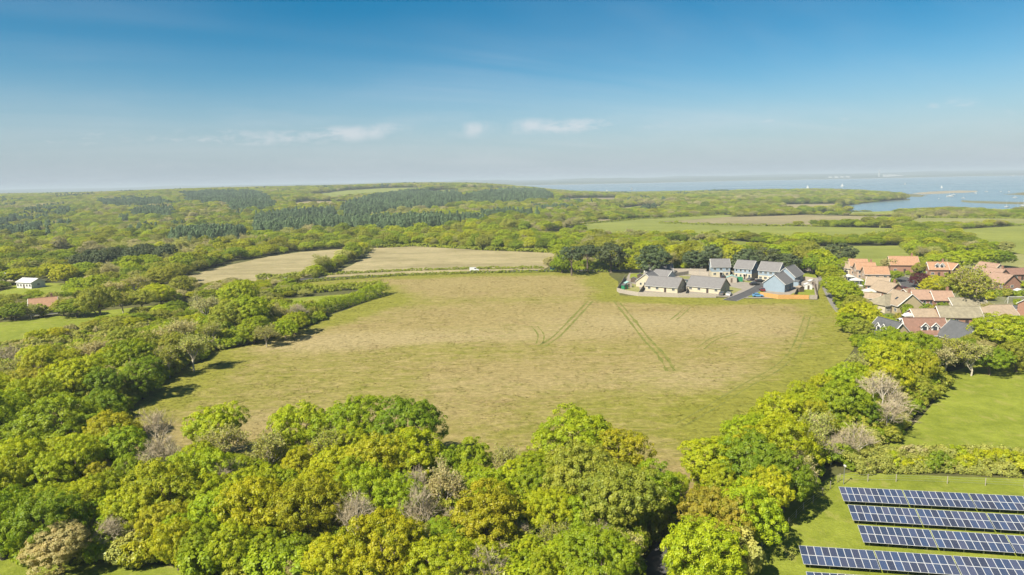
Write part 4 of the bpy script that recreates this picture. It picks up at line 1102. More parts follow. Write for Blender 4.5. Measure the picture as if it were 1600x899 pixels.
def undergrowth():
    rr = np.random.default_rng(17); P = []; T_ = []; Sc = []
    green = [('deep', .2), ('fresh', .28), ('olive', .2), ('lime', .22), ('sage', .10)]; scrub = [('sage', .34), ('tan', .22), ('olive', .26), ('lime', .10), ('fresh', .08)]
    lane = np.array([at(a, b)[:2] for a, b in ((1000, 990), (1022, 905), (1050, 862), (1072, 825), (1078, 800))])
    STRIP = [(-260, 585), (0, 545), (90, 528), (160, 512), (235, 496), (312, 484), (350, 470), (415, 468), (470, 484), (420, 500), (330, 505), (215, 545), (70, 588), (-260, 650)]
    EDGE = [(100, 705), (175, 628), (240, 584), (325, 540), (420, 520), (500, 495), (510, 500), (425, 528), (340, 549), (256, 594), (200, 640), (130, 720)]
    RE = [(1338, 716), (1384, 686), (1426, 648), (1470, 606), (1458, 598), (1412, 640), (1372, 674), (1325, 706)]
    for zp, st, pal, s0, s1 in ((RE, 1.7, [('olive', .5), ('fresh', .2), ('sage', .15), ('deep', .15)], .7, 1.2), (NEARW, 2.3, green, .7, 1.45), (RIGHTW, 2.4, green, .7, 1.4), (LEFTW, 2.9, green, .8, 1.6), (STRIP, 2.4, scrub, .45, 0.95), (EDGE, 1.7, green, .5, 1.1),
                                ([(1290, 425), (1310, 432), (1372, 510), (1400, 545), (1345, 560), (1334, 522), (1311, 480)], 3.0, green, .7, 1.2), ([(870, 420), (1290, 421), (1290, 404), (870, 404)], 5.0, green, .8, 1.4),
                                ([(1400, 562), (1720, 545), (1720, 560), (1530, 571), (1420, 580)], 3.0, scrub, .7, 1.2)):
        pl = poly_xy(zp); lo, hi = pl.min(0), pl.max(0)
        a, b = np.meshgrid(np.arange(lo[0], hi[0], st), np.arange(lo[1], hi[1], st)); a = a + rr.uniform(-.5, .5, a.shape) * st; b = b + rr.uniform(-.5, .5, b.shape) * st
        k = inside(pl, a, b); a, b = a[k], b[k]; k = edge_dist(lane, a, b, False) > 3.4; a, b = a[k], b[k]; n = len(a)
        P.append(np.stack([a, b, np.zeros(n)], 1)); Sc.append(rr.uniform(s0, s1, n))
        c = np.array([TINT[q] for q, w in pal])[rr.choice(len(pal), n, p=[w for q, w in pal])] * rr.uniform(.8, 1.12, (n, 1)); T_.append(np.concatenate([c, np.ones((n, 1))], 1))
    P = np.concatenate(P); n = len(P); s = np.concatenate(Sc)
    scatter('undergrowth', 'low brambles and saplings under the woodland trees', P, rr.choice(2, n), rr.uniform(0, 6.28, n), np.stack([s, s, s * rr.uniform(0.7, 1.2, n)], 1),
            np.concatenate(T_), [([(source('shrub', i)[1], LEAF_FAR)], None) for i in range(2)])


undergrowth()


# ---------------------------------------------------------------- hedges
def hedge(label, px, h, w, leaf, tints, seed, dens=1.0, nl=26, ground=None):
    rr = np.random.default_rng(seed)
    P = np.array([(att(*p) if ground is None else at(*p))[:2] for p in px]); seg = np.hypot(*np.diff(P, axis=0).T); L = seg.sum()
    pr = max(0.45, min(w, h) * 0.24)
    n = int(min(900, dens * L * (w + 2 * h) / (pr * pr * 1.7))) + 6
    s = rr.uniform(0, L, n); cum = np.concatenate([[0], np.cumsum(seg)]); k = np.clip(np.searchsorted(cum, s) - 1, 0, len(seg) - 1)
    u = (s - cum[k]) / seg[k]; c = P[k] + (P[k + 1] - P[k]) * u[:, None]; t = (P[k + 1] - P[k]) / seg[k][:, None]; nn = np.stack([-t[:, 1], t[:, 0]], 1)
    hh = h * (1 + 0.16 * np.sin(s / (2.1 * h) + seed) + 0.12 * np.sin(s / (0.8 * h)) + 0.08 * np.sin(s * 3.1))
    a = rr.uniform(-0.15, math.pi + .15, n); off = np.cos(a) * (w / 2 - pr * 0.6); up = np.maximum(np.sin(a), 0.05) ** 0.6
    q = c + nn * off[:, None]; z = hfun(q[:, 0], q[:, 1])
    cen = np.stack([q[:, 0], q[:, 1], z + np.maximum(up * (hh - pr * 0.6) * rr.uniform(0.75, 1.05, n), 0.2)], 1)
    out = unit(np.stack([nn[:, 0] * np.cos(a), nn[:, 1] * np.cos(a), np.sin(a)], 1))
    o0 = cen.mean(0); o0[2] = float(z.mean())
    v, f, av = puffs_to_leaves(cen - o0, pr * rr.uniform(.7, 1.35, n), out, nl, leaf, rr)
    me = mesh_np('hedge', v, f, [LEAF], [('v', 'FACE', av)])
    o = link('hedge', me); o.location = tuple(o0); c0 = np.mean([TINT[q] for q in tints], axis=0); o.color = (*c0, 1)
    return tag(o, label, 'hedge')


hedge('long thick overgrown hedge between the pasture and the solar panels', [(1322, 735), (1380, 731), (1450, 729), (1520, 732), (1600, 737), (1740, 745)], 2.5, 5.2, 0.14, ('olive', 'olive', 'sage', 'tan', 'deep'), 1, 1.3, 60)
hedge('pale scrubby hedge along the top of the long thick hedge', [(1330, 712), (1400, 711), (1480, 713), (1600, 718), (1740, 724)], 1.9, 2.6, 0.15, ('sage', 'tan', 'lime'), 2, 1.0, 40)
hedge('low clipped hedge on the near side of the country road', [(455, 443.5), (520, 438), (620, 431.5), (740, 427.6), (860, 425.2), (950, 425)], 1.5, 1.8, 0.22, ('deep', 'olive'), 3, 0.8)
hedge('low clipped hedge on the far side of the country road', [(505, 431), (560, 427.5), (640, 423.8), (740, 421.2), (850, 420)], 1.5, 1.8, 0.22, ('deep', 'olive'), 4, 0.8)
hedge('bushy wedge shaped hedge between the two dry tan fields', [(478, 436), (505, 424), (530, 411), (556, 399), (574, 391)], 4.4, 9, 0.3, ('lime', 'olive', 'sage'), 5, 1.0, 34)
hedge('leafy hedge along the far side of the small paddock', [(405, 470), (470, 459), (540, 453), (596, 450)], 3.6, 4.5, 0.26, ('fresh', 'olive'), 6, 1.0, 34)
hedge('tall dark hedge running out into the meadow beside the paddock', [(440, 510), (480, 497), (520, 484), (565, 470), (603, 459)], 5.0, 6.5, 0.24, ('deep', 'fresh', 'lime'), 7, 1.2, 44)
hedge('hedge with pale blossom beside the white car on the road', [(400, 440), (430, 437), (470, 433)], 3.0, 4, 0.26, ('sage', 'fresh'), 8, 1.0, 30)
hedge('dark line of hedge below the far tan field', [(1030, 349.5), (1120, 352.5), (1200, 354), (1330, 354.5), (1396, 351)], 2.4, 4, 0.5, ('deep', 'olive'), 9, 0.7, 18)
hedge('dark hedge above the thin green field', [(905, 351.5), (1000, 343), (1130, 336.5)], 2.2, 4, 0.5, ('deep', 'olive'), 10, 0.7, 18)
hedge('broad scrubby hedge climbing between the tan field and pale field', [(1385, 357), (1402, 350), (1425, 341), (1445, 334)], 4, 12, 0.5, ('olive', 'sage'), 11, 0.8, 22)
hedge('straight hedge running down from the thicket to the village', [(1398, 374), (1415, 388), (1440, 408), (1470, 428)], 2.6, 4.5, 0.35, ('fresh', 'olive'), 12, 0.9, 24)
hedge('thin hedge along the upper edge of the pale field', [(1440, 341), (1520, 341.5), (1600, 342), (1700, 342)], 2.4, 4, 0.5, ('deep', 'olive'), 13, 0.7, 18)
hedge('hedge along the lower edge of the pale field', [(1430, 354.5), (1500, 354), (1600, 352.5), (1700, 351)], 2.0, 4, 0.5, ('deep', 'fresh'), 14, 0.7, 18)
hedge('tree height belt of scrub below the broad green field', [(900, 374), (1010, 371), (1150, 375), (1330, 377), (1392, 371)], 5.0, 12, 0.5, ('olive', 'fresh', 'sage'), 15, 0.9, 22)
hedge('clipped dark garden hedge behind the goal frame', [(1538, 463), (1580, 463), (1640, 464)], 2.6, 2.2, 0.2, ('deep', 'deep', 'fresh'), 16, 1.1, 34)
hedge('leafy boundary hedge along the right side of the grey path', [(1292, 426), (1301, 440), (1311, 462), (1322, 484), (1345, 512)], 3.0, 4, 0.24, ('fresh', 'lime'), 17, 1.1, 34)
hedge('green verge hedge below the pine belt by the road', [(868, 424), (900, 421.5), (960, 420.5), (1000, 421)], 1.8, 3, 0.24, ('lime', 'fresh'), 18, 1.0, 26)
hedge('low hedge at the top of the dry tan field below the woods', [(585, 388), (650, 385), (760, 391), (872, 395.5)], 2.5, 4, 0.35, ('fresh', 'olive'), 19, 0.7, 22)

_q = random.Random(8)
for i in range(20):
    px = 1335 + i * 14.5 + _q.uniform(-5, 5); p = at(px, 722 + _q.uniform(-4, 12) + (px - 1330) * 0.02); k = _q.randrange(3); tm, cm, r0, h0 = PROTO['shrub'][k]
    tn = _q.choice(['lime', 'sage', 'yellow', 'deep', 'olive', 'fresh', 'sage', 'tan']); e = empty('shrub', p, _q.uniform(0, 6)); q = _q.uniform(0.5, 0.85); e.scale = (q, q, q * _q.uniform(0.9, 1.5))
    tag(e, '%s shrub poking out of the long hedge, %s' % (TWORD[tn], ORD[i] + ' from the left' if i else 'leftmost of all'), 'shrub', 'shrubs in the long hedge')
    link('stem', tm, e); b = link('crown', cm, e); b.color = (*TINT[tn], 1)
# ---------------------------------------------------------------- buildings
SLATE = simple('grey_tile', (0.185, 0.178, 0.18), 0.75, 0.12, 1.2)
DARKSLATE = simple('dark_slate', (0.115, 0.118, 0.125), 0.6, 0.15, 1.2)
ORANGE = simple('orange_tile', (0.39, 0.225, 0.135), 0.85, 0.18, 1.4)
BROWNT = simple('brown_tile', (0.24, 0.135, 0.10), 0.85, 0.18, 1.4)
TANT = simple('tan_tile', (0.335, 0.26, 0.185), 0.88, 0.16, 1.2)
MOSSY = simple('mossy_tile', (0.265, 0.235, 0.165), 0.9, 0.22, 0.9)
PINKT = simple('pale_red_tile', (0.345, 0.225, 0.165), 0.88, 0.16, 1.2)
WHITER = simple('white_sheet_roof', (0.62, 0.62, 0.62), 0.6, 0.08, 0.6)
BRICK = simple('red_brick', (0.33, 0.18, 0.125), 0.9, 0.18, 3.0)
BUFF = simple('buff_brick', (0.43, 0.355, 0.215), 0.9, 0.12, 3.0)
CREAM = simple('cream_render', (0.56, 0.50, 0.37), 0.85, 0.06, 0.8)
WHITE = simple('white_paint', (0.70, 0.69, 0.66), 0.6, 0.04, 0.8)
BLUEC = simple('pale_blue_boards', (0.27, 0.345, 0.42), 0.75, 0.06, 0.8)
PINKR = simple('pinkish_render', (0.50, 0.37, 0.28), 0.85, 0.08, 0.8)
GLASS = simple('window_glass', (0.045, 0.055, 0.065), 0.08, 0.1, 0.5, spec=0.8)
DOORM = simple('dark_door', (0.07, 0.05, 0.045), 0.5, 0.1, 1.0)
TIMBER = simple('new_orange_timber', (0.60, 0.335, 0.115), 0.85, 0.18, 2.0)
GREYWOOD = simple('weathered_timber', (0.42, 0.37, 0.31), 0.9, 0.18, 2.0)
DARKWOOD = simple('dark_stained_timber', (0.12, 0.09, 0.07), 0.9, 0.2, 2.0)
GRAVEL = simple('gravel_yard', (0.30, 0.265, 0.225), 0.95, 0.16, 0.35, bump=0.2)
BLACK = simple('black_rubber', (0.02, 0.02, 0.02), 0.8, 0.1)
STEEL = simple('galvanised_steel', (0.45, 0.46, 0.47), 0.45, 0.1, 2.0, Metallic=0.7)
GREENP = simple('green_paint', (0.03, 0.24, 0.11), 0.5, 0.12, 1.0)
TEAL = simple('pale_teal_sheet', (0.30, 0.48, 0.45), 0.6, 0.1, 1.0)

_winmesh = {}


def window(parent, x, y, z, w, h, face):
    """a framed window standing proud of a wall; face is the angle its outside looks to, 0 = -y"""
    key = (round(w, 2), round(h, 2))
    if key not in _winmesh:
        fr = MB(); b = 0.07
        fr.box((0, -0.02, h / 2 - b / 2), (w, 0.12, b)); fr.box((0, -0.02, -h / 2 + b / 2), (w + 0.16, 0.18, b))
        for s in (-1, 1): fr.box((s * (w / 2 - b / 2), -0.02, 0), (b, 0.12, h - 2 * b))
        if w > 1.0: fr.box((0, -0.02, 0), (0.06, 0.10, h - 2 * b))
        pn = MB(); pn.box((0, -0.012, 0), (w - 2 * b, 0.06, h - 2 * b))
        _winmesh[key] = (fr.mesh('window', WHITE), pn.mesh('pane', GLASS))
    f, p = _winmesh[key]
    o = link('window', f, parent); o.location = (x, y, z); o.rotation_euler = (0, 0, face)
    q = link('pane', p, o)
    return o


def house(px, py, L, W, E, Rg, rz, roof, wall, label, upper=None, hip=(0, 0), chim=1, group='village houses', name='house', barge=None, front=(3, 1), back=2, ends=(1, 1), door=True, dormers=0, rooflight=0, porch=False, pos=None, dormer_side=-1):
    p = pos if pos is not None else att(px, py)
    e = empty(name, p, R(rz)); tag(e, label, 'house', group)
    oh = 0.35; sl = (Rg - E) / (W / 2)
    hx0, hx1 = hip[0] * W / 2, hip[1] * W / 2
    w = MB(); mid = E * 0.5 if upper else E
    x0, x1, y0, y1 = -L / 2, L / 2, -W / 2, W / 2
    for (za, zb, m) in ([(-0.4, mid, 0), (mid, E, 1)] if upper else [(-0.4, E, 0)]):
        o = 0.03 if m else 0
        a, b, c, d = (x0 - o, y0 - o), (x1 + o, y0 - o), (x1 + o, y1 + o), (x0 - o, y1 + o)
        for s, t in ((a, b), (b, c), (c, d), (d, a)): w.face([(*s, za), (*t, za), (*t, zb), (*s, zb)], m)
        if m: w.face([(*a, za), (*d, za), (*c, za), (*b, za)], 1)
    gm = 1 if upper else 0; o = 0.03 if upper else 0
    if not hip[0]: w.face([(x0 - o, y1 + o, E), (x0 - o, y0 - o, E), (x0 - o, 0, Rg - 0.05)], gm)
    if not hip[1]: w.face([(x1 + o, y0 - o, E), (x1 + o, y1 + o, E), (x1 + o, 0, Rg - 0.05)], gm)
    w.build('wall', [wall, upper or wall], e)
    r = MB(); th = 0.16; ex0 = x0 - (0 if hip[0] else 0.3) - (oh if hip[0] else 0); ex1 = x1 + (0.3 if not hip[1] else oh)
    ez = E - sl * oh; rx0 = x0 + hx0 if hip[0] else ex0; rx1 = x1 - hx1 if hip[1] else ex1
    for s in (-1, 1):
        yo = s * (W / 2 + oh)
        lo = [(ex0, yo, ez), (ex1, yo, ez), (rx1, 0, Rg), (rx0, 0, Rg)]; hi = [(x, y, z + th) for x, y, z in lo]
        r.face(hi if s < 0 else hi[::-1]); r.face(lo[::-1] if s < 0 else lo)
        r.face([lo[0], lo[1], hi[1], hi[0]]); r.face([lo[1], lo[2], hi[2], hi[1]]); r.face([lo[3], lo[0], hi[0], hi[3]])
    for hp, ex, rx in ((hip[0], ex0, rx0), (hip[1], ex1, rx1)):
        if hp:
            lo = [(ex, -(W / 2 + oh), ez), (ex, W / 2 + oh, ez), (rx, 0, Rg)]; hi = [(x, y, z + th) for x, y, z in lo]
            r.face(hi); r.face([lo[0], lo[1], hi[1], hi[0]])
    r.box(((rx0 + rx1) / 2, 0, Rg + th), (rx1 - rx0, 0.28, 0.16))
    ro = r.build('roof', roof, e)
    # white boards along the gable edges, gutters along the eaves
    g = MB()
    for hp, ex in ((hip[0], ex0 - 0.03), (hip[1], ex1 + 0.03)):
        if hp: continue
        for s in (-1, 1):
            a = Vector((ex, s * (W / 2 + oh), ez)); b = Vector((ex, 0, Rg))
            g.tube([a + Vector((0, 0, 0.04)), b + Vector((0, 0, 0.04))], 0.13, 4)
    if g.v: g.build('bargeboard', barge or WHITE, e)
    g = MB()
    for s in (-1, 1): g.box(((ex0 + ex1) / 2, s * (W / 2 + oh + 0.05), ez - 0.02), (ex1 - ex0, 0.12, 0.12))
    g.build('gutter', WHITE if wall is not BRICK else DARKWOOD, e)
    two = E > 4.2; lv = [1.45, E - 1.15] if two else [min(1.5, E - 1.0)]
    nf, _ = front
    for k, z in enumerate(lv):
        for i in range(nf):
            x = x0 + L * (i + 0.5) / nf
            if door and k == 0 and i == nf // 2: continue
            window(e, x, y0 - (0.04 if (upper and k) else 0.01), z, 1.3 if nf * 2.2 < L else 1.0, 1.15, 0)
        for i in range(back): window(e, x0 + L * (i + 0.5) / back, y1 + (0.04 if (upper and k) else 0.01), z, 1.3, 1.15, math.pi)
    for s, n in ((-1, ends[0]), (1, ends[1])):
        if n and not (hip[0] if s < 0 else hip[1]):
            window(e, s * (L / 2 + 0.01 + (0.03 if upper else 0)), 0.0, lv[-1] + (0.3 if two else 0.15), 1.3, 1.0, -math.pi / 2 if s < 0 else math.pi / 2)
            if n > 1: window(e, s * (L / 2 + 0.01), -W / 4, lv[0] - 0.1, 1.0, 1.1, -math.pi / 2 if s < 0 else math.pi / 2); window(e, s * (L / 2 + 0.01), W / 4, lv[0] - 0.1, 1.0, 1.1, -math.pi / 2 if s < 0 else math.pi / 2)
    if door:
        i = nf // 2; x = x0 + L * (i + 0.5) / nf
        d = MB(); d.box((x, y0 - 0.03, 1.02), (0.95, 0.1, 2.04)); dd = d.build('door', DOORM, e)
        k = MB(); k.tube([(x + 0.35, y0 - 0.12, 1.0), (x + 0.25, y0 - 0.12, 1.0)], 0.03, 5); k.build('handle', STEEL, dd)
        if porch:
            q = MB(); q.box((x, y0 - 0.55, 2.35), (1.7, 1.1, 0.12)); q.box((x - 0.75, y0 - 1.0, 1.15), (0.1, 0.1, 2.28)); q.box((x + 0.75, y0 - 1.0, 1.15), (0.1, 0.1, 2.28)); q.build('porch', WHITE, e)
    if chim:
        c = MB(); cx = (rx0 + rx1) / 2 + (rx1 - rx0) * 0.3 * (1 if chim > 0 else -1)
        c.box((cx, 0.3, Rg + 0.45), (0.75, 0.55, 1.7)); c.box((cx, 0.3, Rg + 1.33), (0.85, 0.65, 0.12)); c.tube([(cx, 0.3, Rg + 1.38), (cx, 0.3, Rg + 1.75)], 0.13, 6)
        c.build('chimney', BRICK, ro)
    for i in range(rooflight):
        x = x0 + L * (i + 0.5) / rooflight + L * 0.1; f = 0.45; yy = dormer_side * (W / 2) * (1 - f); zz = E + (Rg - E) * f
        q = MB(); ang = math.atan(sl)
        nv = Vector((0, dormer_side * math.sin(ang), math.cos(ang))); up = Vector((0, -dormer_side * math.cos(ang), math.sin(ang))); c = Vector((x, yy, zz)) + nv * (th + 0.03)
        q.face([c + Vector((-.5, 0, 0)) - up * .6, c + Vector((.5, 0, 0)) - up * .6, c + Vector((.5, 0, 0)) + up * .6, c + Vector((-.5, 0, 0)) + up * .6]); q.build('rooflight', GLASS, ro)
    for i in range(dormers):
        x = x0 + L * (0.30 + 0.40 * (i + 0.5) / dormers * 1.25); f = 0.22; yb = dormer_side * (W / 2) * (1 - f); zb = E + (Rg - E) * f
        dm = MB(); s = dormer_side; dw = 1.9; hh = 1.25; ap = 0.95; ylen = (W / 2) * 0.62
        fr = [(x - dw / 2, yb, zb - 0.1), (x + dw / 2, yb, zb - 0.1), (x + dw / 2, yb, zb + hh), (x, yb, zb + hh + ap), (x - dw / 2, yb, zb + hh)]
        bk = [(a, yb - s * ylen, c) for a, b, c in fr]
        dm.face(fr); dm.face([fr[0], fr[4], bk[4], bk[0]]); dm.face([fr[1], bk[1], bk[2], fr[2]])
        do = dm.build('dormer', WHITE, ro)
        dr = MB()
        for q in (-1, 1):
            a = Vector((x + q * (dw / 2 + .25), yb + s * .25, zb + hh - .2)); b = Vector((x, yb + s * .25, zb + hh + ap + .08)); c = b + Vector((0, -s * (ylen + .25), 0)); d = a + Vector((0, -s * (ylen + .25), 0)); u = Vector((0, 0, .12))
            dr.face([a + u, b + u, c + u, d + u]); dr.face([a, d, c, b]); dr.face([a, b, b + u, a + u])
        dr.build('dormer_roof', roof, ro)
        bb = MB()
        for q in (-1, 1): bb.tube([(x + q * (dw / 2 + .28), yb + s * .30, zb + hh - .2), (x, yb + s * .30, zb + hh + ap + .1)], 0.12, 4)
        bb.build('dormer_trim', WHITE, ro)
        gl = MB(); gl.box((x, yb + s * 0.03, zb + hh * .55), (1.05, 0.08, 1.05)); gl.build('dormer_window', GLASS, ro)
    return e


EG = 'grey roofed houses of the new estate'
# ground of the estate and of the village gardens
est = poly_xy([(966, 458), (978, 436), (985, 424), (1110, 424), (1280, 422.5), (1277, 466), (1215, 466), (1165, 466), (1120, 463.5), (1000, 462)])
sheet('gravel_yard', est, GRAVEL, 0.012, 8, 'pale gravel and paving between the new houses')
for px in ([(1066, 446), (1100, 444), (1135, 447), (1160, 452), (1140, 462), (1118, 459), (1090, 449)], [(1060, 431), (1130, 434), (1186, 441), (1180, 443), (1140, 438), (1066, 436)], [(1020, 457), (1064, 460), (1070, 463.5), (1010, 461)],
           [(1240, 426), (1279, 425), (1279, 434), (1245, 436)], [(1180, 455), (1192, 450), (1194, 464), (1168, 465)], [(985, 428), (1005, 426), (1000, 434), (984, 436)]):
    sheet('lawn', poly_xy(px), GR_PALE if len(px) > 5 else GR_LUSH, 0.02, 8, 'small lawn on the new estate')
vil = poly_xy(VILLAGE_PX)
sheet('village_gardens', vil, grass_mat('garden_ground', (0.17, 0.20, 0.055), (0.30, 0.27, 0.19), (0.36, 0.32, 0.26), 0.09, 1.0), 0.006, 12, 'gardens and drives between the village houses')

for i, px in enumerate(([(1003, 462), (1119, 463.6), (1118, 460.6), (1068, 460), (1012, 458.6)], [(968, 456.5), (981, 441), (997, 446), (1003, 460)], [(1226, 465.4), (1274, 465.8), (1272, 450), (1246, 455)], [(988, 429), (1046, 426.4), (1103, 427), (1080, 429.5), (1052, 431)], [(1108, 427), (1226, 425), (1222, 429), (1150, 429)])):
    sheet('lawn', poly_xy(px), GR_PALE if i % 2 else GR_LUSH, 0.028 + 0.004 * i, 8, 'back garden lawn on the new estate')
house(1028, 431, 13.5, 9, 2.5, 5.6, -4, SLATE, CREAM, 'bungalow with a wide grey roof at the back left of the estate', group=EG, chim=0, front=(4, 1))
house(1014, 446, 11, 8.5, 2.6, 5.9, 62, SLATE, CREAM, 'bungalow turning its cream gable end towards the field corner', group=EG, chim=0, ends=(2, 1))
house(1037, 438, 8.5, 6.5, 2.5, 4.8, -48, SLATE, WHITE, 'small grey roofed wing with a white side between two bungalows', group=EG, chim=0, front=(2, 1))
house(1040, 454, 14.5, 9.5, 2.5, 5.8, -36, SLATE, CREAM, 'cream bungalow behind the fence with a dark green gable end', group=EG, chim=0, front=(4, 1), barge=DARKWOOD)
house(1106, 455, 15.0, 9.5, 2.5, 5.9, -40, SLATE, CREAM, 'cream bungalow beside the parked white car at the estate entrance', group=EG, chim=0, front=(4, 1), barge=DARKWOOD)
house(1124, 431, 8.6, 8, 5.0, 8.2, -8, SLATE, CREAM, 'leftmost two storey house with pale blue upper boarding', BLUEC, group=EG, chim=0, front=(3, 1), porch=True)
house(1166, 434, 8.4, 8, 5.0, 8.2, -42, SLATE, CREAM, 'middle two storey house with pale blue upper boarding', BLUEC, group=EG, chim=0, front=(4, 1), porch=True)
house(1205, 438, 9.2, 8, 5.0, 8.4, -42, SLATE, CREAM, 'rightmost two storey house with pale blue upper boarding', BLUEC, group=EG, chim=0, front=(4, 1), porch=True)
house(1233, 440, 13, 8.5, 3.2, 7.0, 52, SLATE, BLUEC, 'grey roofed house with white gable boards behind the blue gabled house', group=EG, chim=0)
house(1216, 453, 11, 8.8, 3.5, 7.1, 50, SLATE, BLUEC, 'house with a pale blue gable wall above the orange fence', group=EG, chim=0, front=(4, 1), ends=(0, 1))

VG = 'houses of the old village'
for i, (a, b, l, w_, e_, r_) in enumerate(((1339, 429, 7.6, 7.5, 4.6, 7.4), (1350, 435, 8, 7.5, 4.5, 7.3), (1366, 442, 9.5, 8, 4.4, 7.2))):
    house(a, b, l, w_, e_, r_, -14, ORANGE, PINKR, ('farthest', 'middle', 'nearest')[i] + ' house of the stepped terrace with bright orange roofs', chim=0 if i != 1 else 1, group=VG, ends=(2, 1), barge=PINKR)
house(1322, 428, 8, 7, 3.4, 6.0, -60, TANT, CREAM, 'older cream house with a brown roof left of the orange terrace', group=VG, chim=1)
house(1409, 425, 12.5, 8.5, 4.0, 7.6, -14, ORANGE, BRICK, 'detached house with an orange roof and cream gable beside the green field', hip=(0, 0), group=VG, barge=CREAM)
house(1371, 454, 8, 7, 2.6, 5.4, -35, TANT, BRICK, 'brown roofed bungalow tucked below the orange terrace', group=VG, chim=0)
house(1386, 464, 10, 8, 2.7, 5.8, -80, TANT, BRICK, 'bungalow showing a broad red brick gable to the road', group=VG, barge=DARKWOOD, front=(4, 1))
house(1384, 485, 9.5, 7.5, 2.8, 5.6, 20, MOSSY, CREAM, 'pale mossy roofed bungalow left of the buff gable', group=VG, hip=(1, 0), chim=0)
house(1408, 487, 10.5, 9.0, 3.2, 7.0, -88, TANT, BUFF, 'large house with a buff brick gable and one white window', group=VG, chim=1, ends=(1, 1), rooflight=1, front=(4, 1))
house(1437, 484, 6.4, 6.6, 4.4, 7.0, -9, PINKT, BRICK, 'left one of a pair of two storey brick houses', group=VG, chim=0)
house(1453, 485, 3.6, 5, 2.6, 4.6, -9, DARKSLATE, CREAM, 'low link building between the two brick houses', group=VG, chim=0, front=(1, 1), door=False, back=1, ends=(0, 0))
house(1468, 486, 6.2, 6.6, 4.4, 7.0, -9, PINKT, BRICK, 'right one of a pair of two storey brick houses', group=VG, chim=1)
house(1447, 504, 10, 6.0, 2.5, 4.4, -6, TANT, BRICK, 'long low bungalow with a plain tan roof', group=VG, chim=0, front=(4, 1))
house(1494, 506, 12, 7, 2.8, 5.6, -10, MOSSY, BRICK, 'grey brown roofed bungalow with dark glass panels along its eaves', group=VG, chim=0, front=(4, 1))
house(1508, 489, 11, 7.5, 2.6, 5.2, -6, MOSSY, CREAM, 'mossy roofed bungalow behind the scrubby garden trees', group=VG, chim=0, front=(4, 1))
house(1552, 501, 10.5, 7, 2.6, 5.0, 2, TANT, CREAM, 'tan hipped bungalow behind the spreading yellow tree', group=VG, hip=(1, 0), chim=0, front=(4, 1))
house(1388, 537, 9.0, 7.5, 3.0, 6.8, -80, DARKSLATE, BUFF, 'dark slate chalet house with white gable boards and small dormers', group=VG, dormers=2, chim=0, dormer_side=-1)
house(1440, 534, 11, 7.5, 3.0, 6.8, -6, BROWNT, WHITE, 'brown roofed house with two white gabled dormers', group=VG, dormers=2, chim=0)
house(1503, 543, 9, 8.5, 3.0, 6.8, -82, DARKSLATE, BUFF, 'dark slate roofed house with a buff gable and white boards', group=VG, chim=0, front=(4, 1))
house(1566, 451, 9, 7.6, 3.0, 6.2, -82, PINKT, BRICK, 'red brick gabled house behind the clipped dark hedge', group=VG, chim=0, barge=DARKWOOD, front=(4, 1))
house(1555, 441, 8.5, 7, 3.0, 6.0, -80, PINKT, BRICK, 'house with a stepped pink roof behind the red brick gable', group=VG, chim=1, barge=DARKWOOD)
house(1545, 431, 10, 7, 3.0, 6.0, -78, PINKT, CREAM, 'house with cream gable boards right of the big olive tree', group=VG, chim=0, barge=CREAM)
house(1588, 436, 14, 7, 2.6, 4.8, 0, BROWNT, BRICK, 'long brown roofed bungalow at the right edge beyond the gardens', group=VG, chim=0, front=(5, 1))
house(1462, 431, 8, 7, 3.4, 6.4, -12, ORANGE, BRICK, 'orange roofed house with two small gables behind the yellow tree', group=VG, chim=1, dormers=2)
house(1482, 430, 8, 6.5, 3.2, 5.8, -70, ORANGE, BRICK, 'small orange roofed house almost hidden left of the olive tree', group=VG, chim=0)
house(1575, 492, 7, 5, 2.4, 3.0, -4, DARKSLATE, CREAM, 'flat dark roofed garage beside the white car on the drive', group=VG, chim=0, name='garage', front=(2, 1), back=1, ends=(0, 0))
house(1418, 468, 6, 5, 2.4, 4.2, 30, TANT, BRICK, 'small tan roofed garage at the near end of the village road', group=VG, chim=0, name='garage', front=(2, 1), back=1, ends=(0, 0))
house(1424, 513, 7, 4, 2.3, 3.0, -8, WHITER, BUFF, 'low white roofed extension under the long tan bungalow', group=VG, chim=0, name='annexe', front=(2, 1), back=1, ends=(0, 0))
house(1468, 521, 6, 5, 2.4, 4.0, -10, MOSSY, CREAM, 'little mossy roofed garage between the brown and slate houses', group=VG, chim=0, name='garage', front=(2, 1), back=1, ends=(0, 0))
house(1362, 474, 5, 4, 2.3, 3.8, -30, TANT, CREAM, 'small cream outbuilding at the left edge of the village gardens', group=VG, chim=0, name='outbuilding', front=(2, 1), back=1, ends=(0, 0))
house(1592, 524, 9, 7, 2.7, 5.2, 10, TANT, CREAM, 'cream bungalow partly hidden by the spreading yellow tree', group=VG, chim=0)
house(1618, 494, 10, 8, 4.6, 7.4, 40, PINKT, BRICK, 'red brick house cut by the right edge of the picture', group=VG)
house(1134, 402, 11, 8, 4.6, 7.6, -30, ORANGE, BRICK, 'old brick house with an orange roof among the dark estate trees', group=VG, name='farmhouse')
house(70, 490, 9, 7, 2.8, 6.2, 30, ORANGE, WHITE, 'old cottage with a steep orange roof and brick chimney', group='houses by the left woods', name='cottage', chim=1)
house(49, 449, 10.5, 7, 3.0, 4.5, -20, WHITER, WHITE, 'long house with a shallow white roof in the left woods', group='houses by the left woods', name='house', chim=0, front=(5, 1))
house(15, 438, 8, 6, 2.8, 4.0, 0, WHITER, CREAM, 'pale shed roofed building half hidden at the left edge', group='houses by the left woods', name='barn', chim=0)


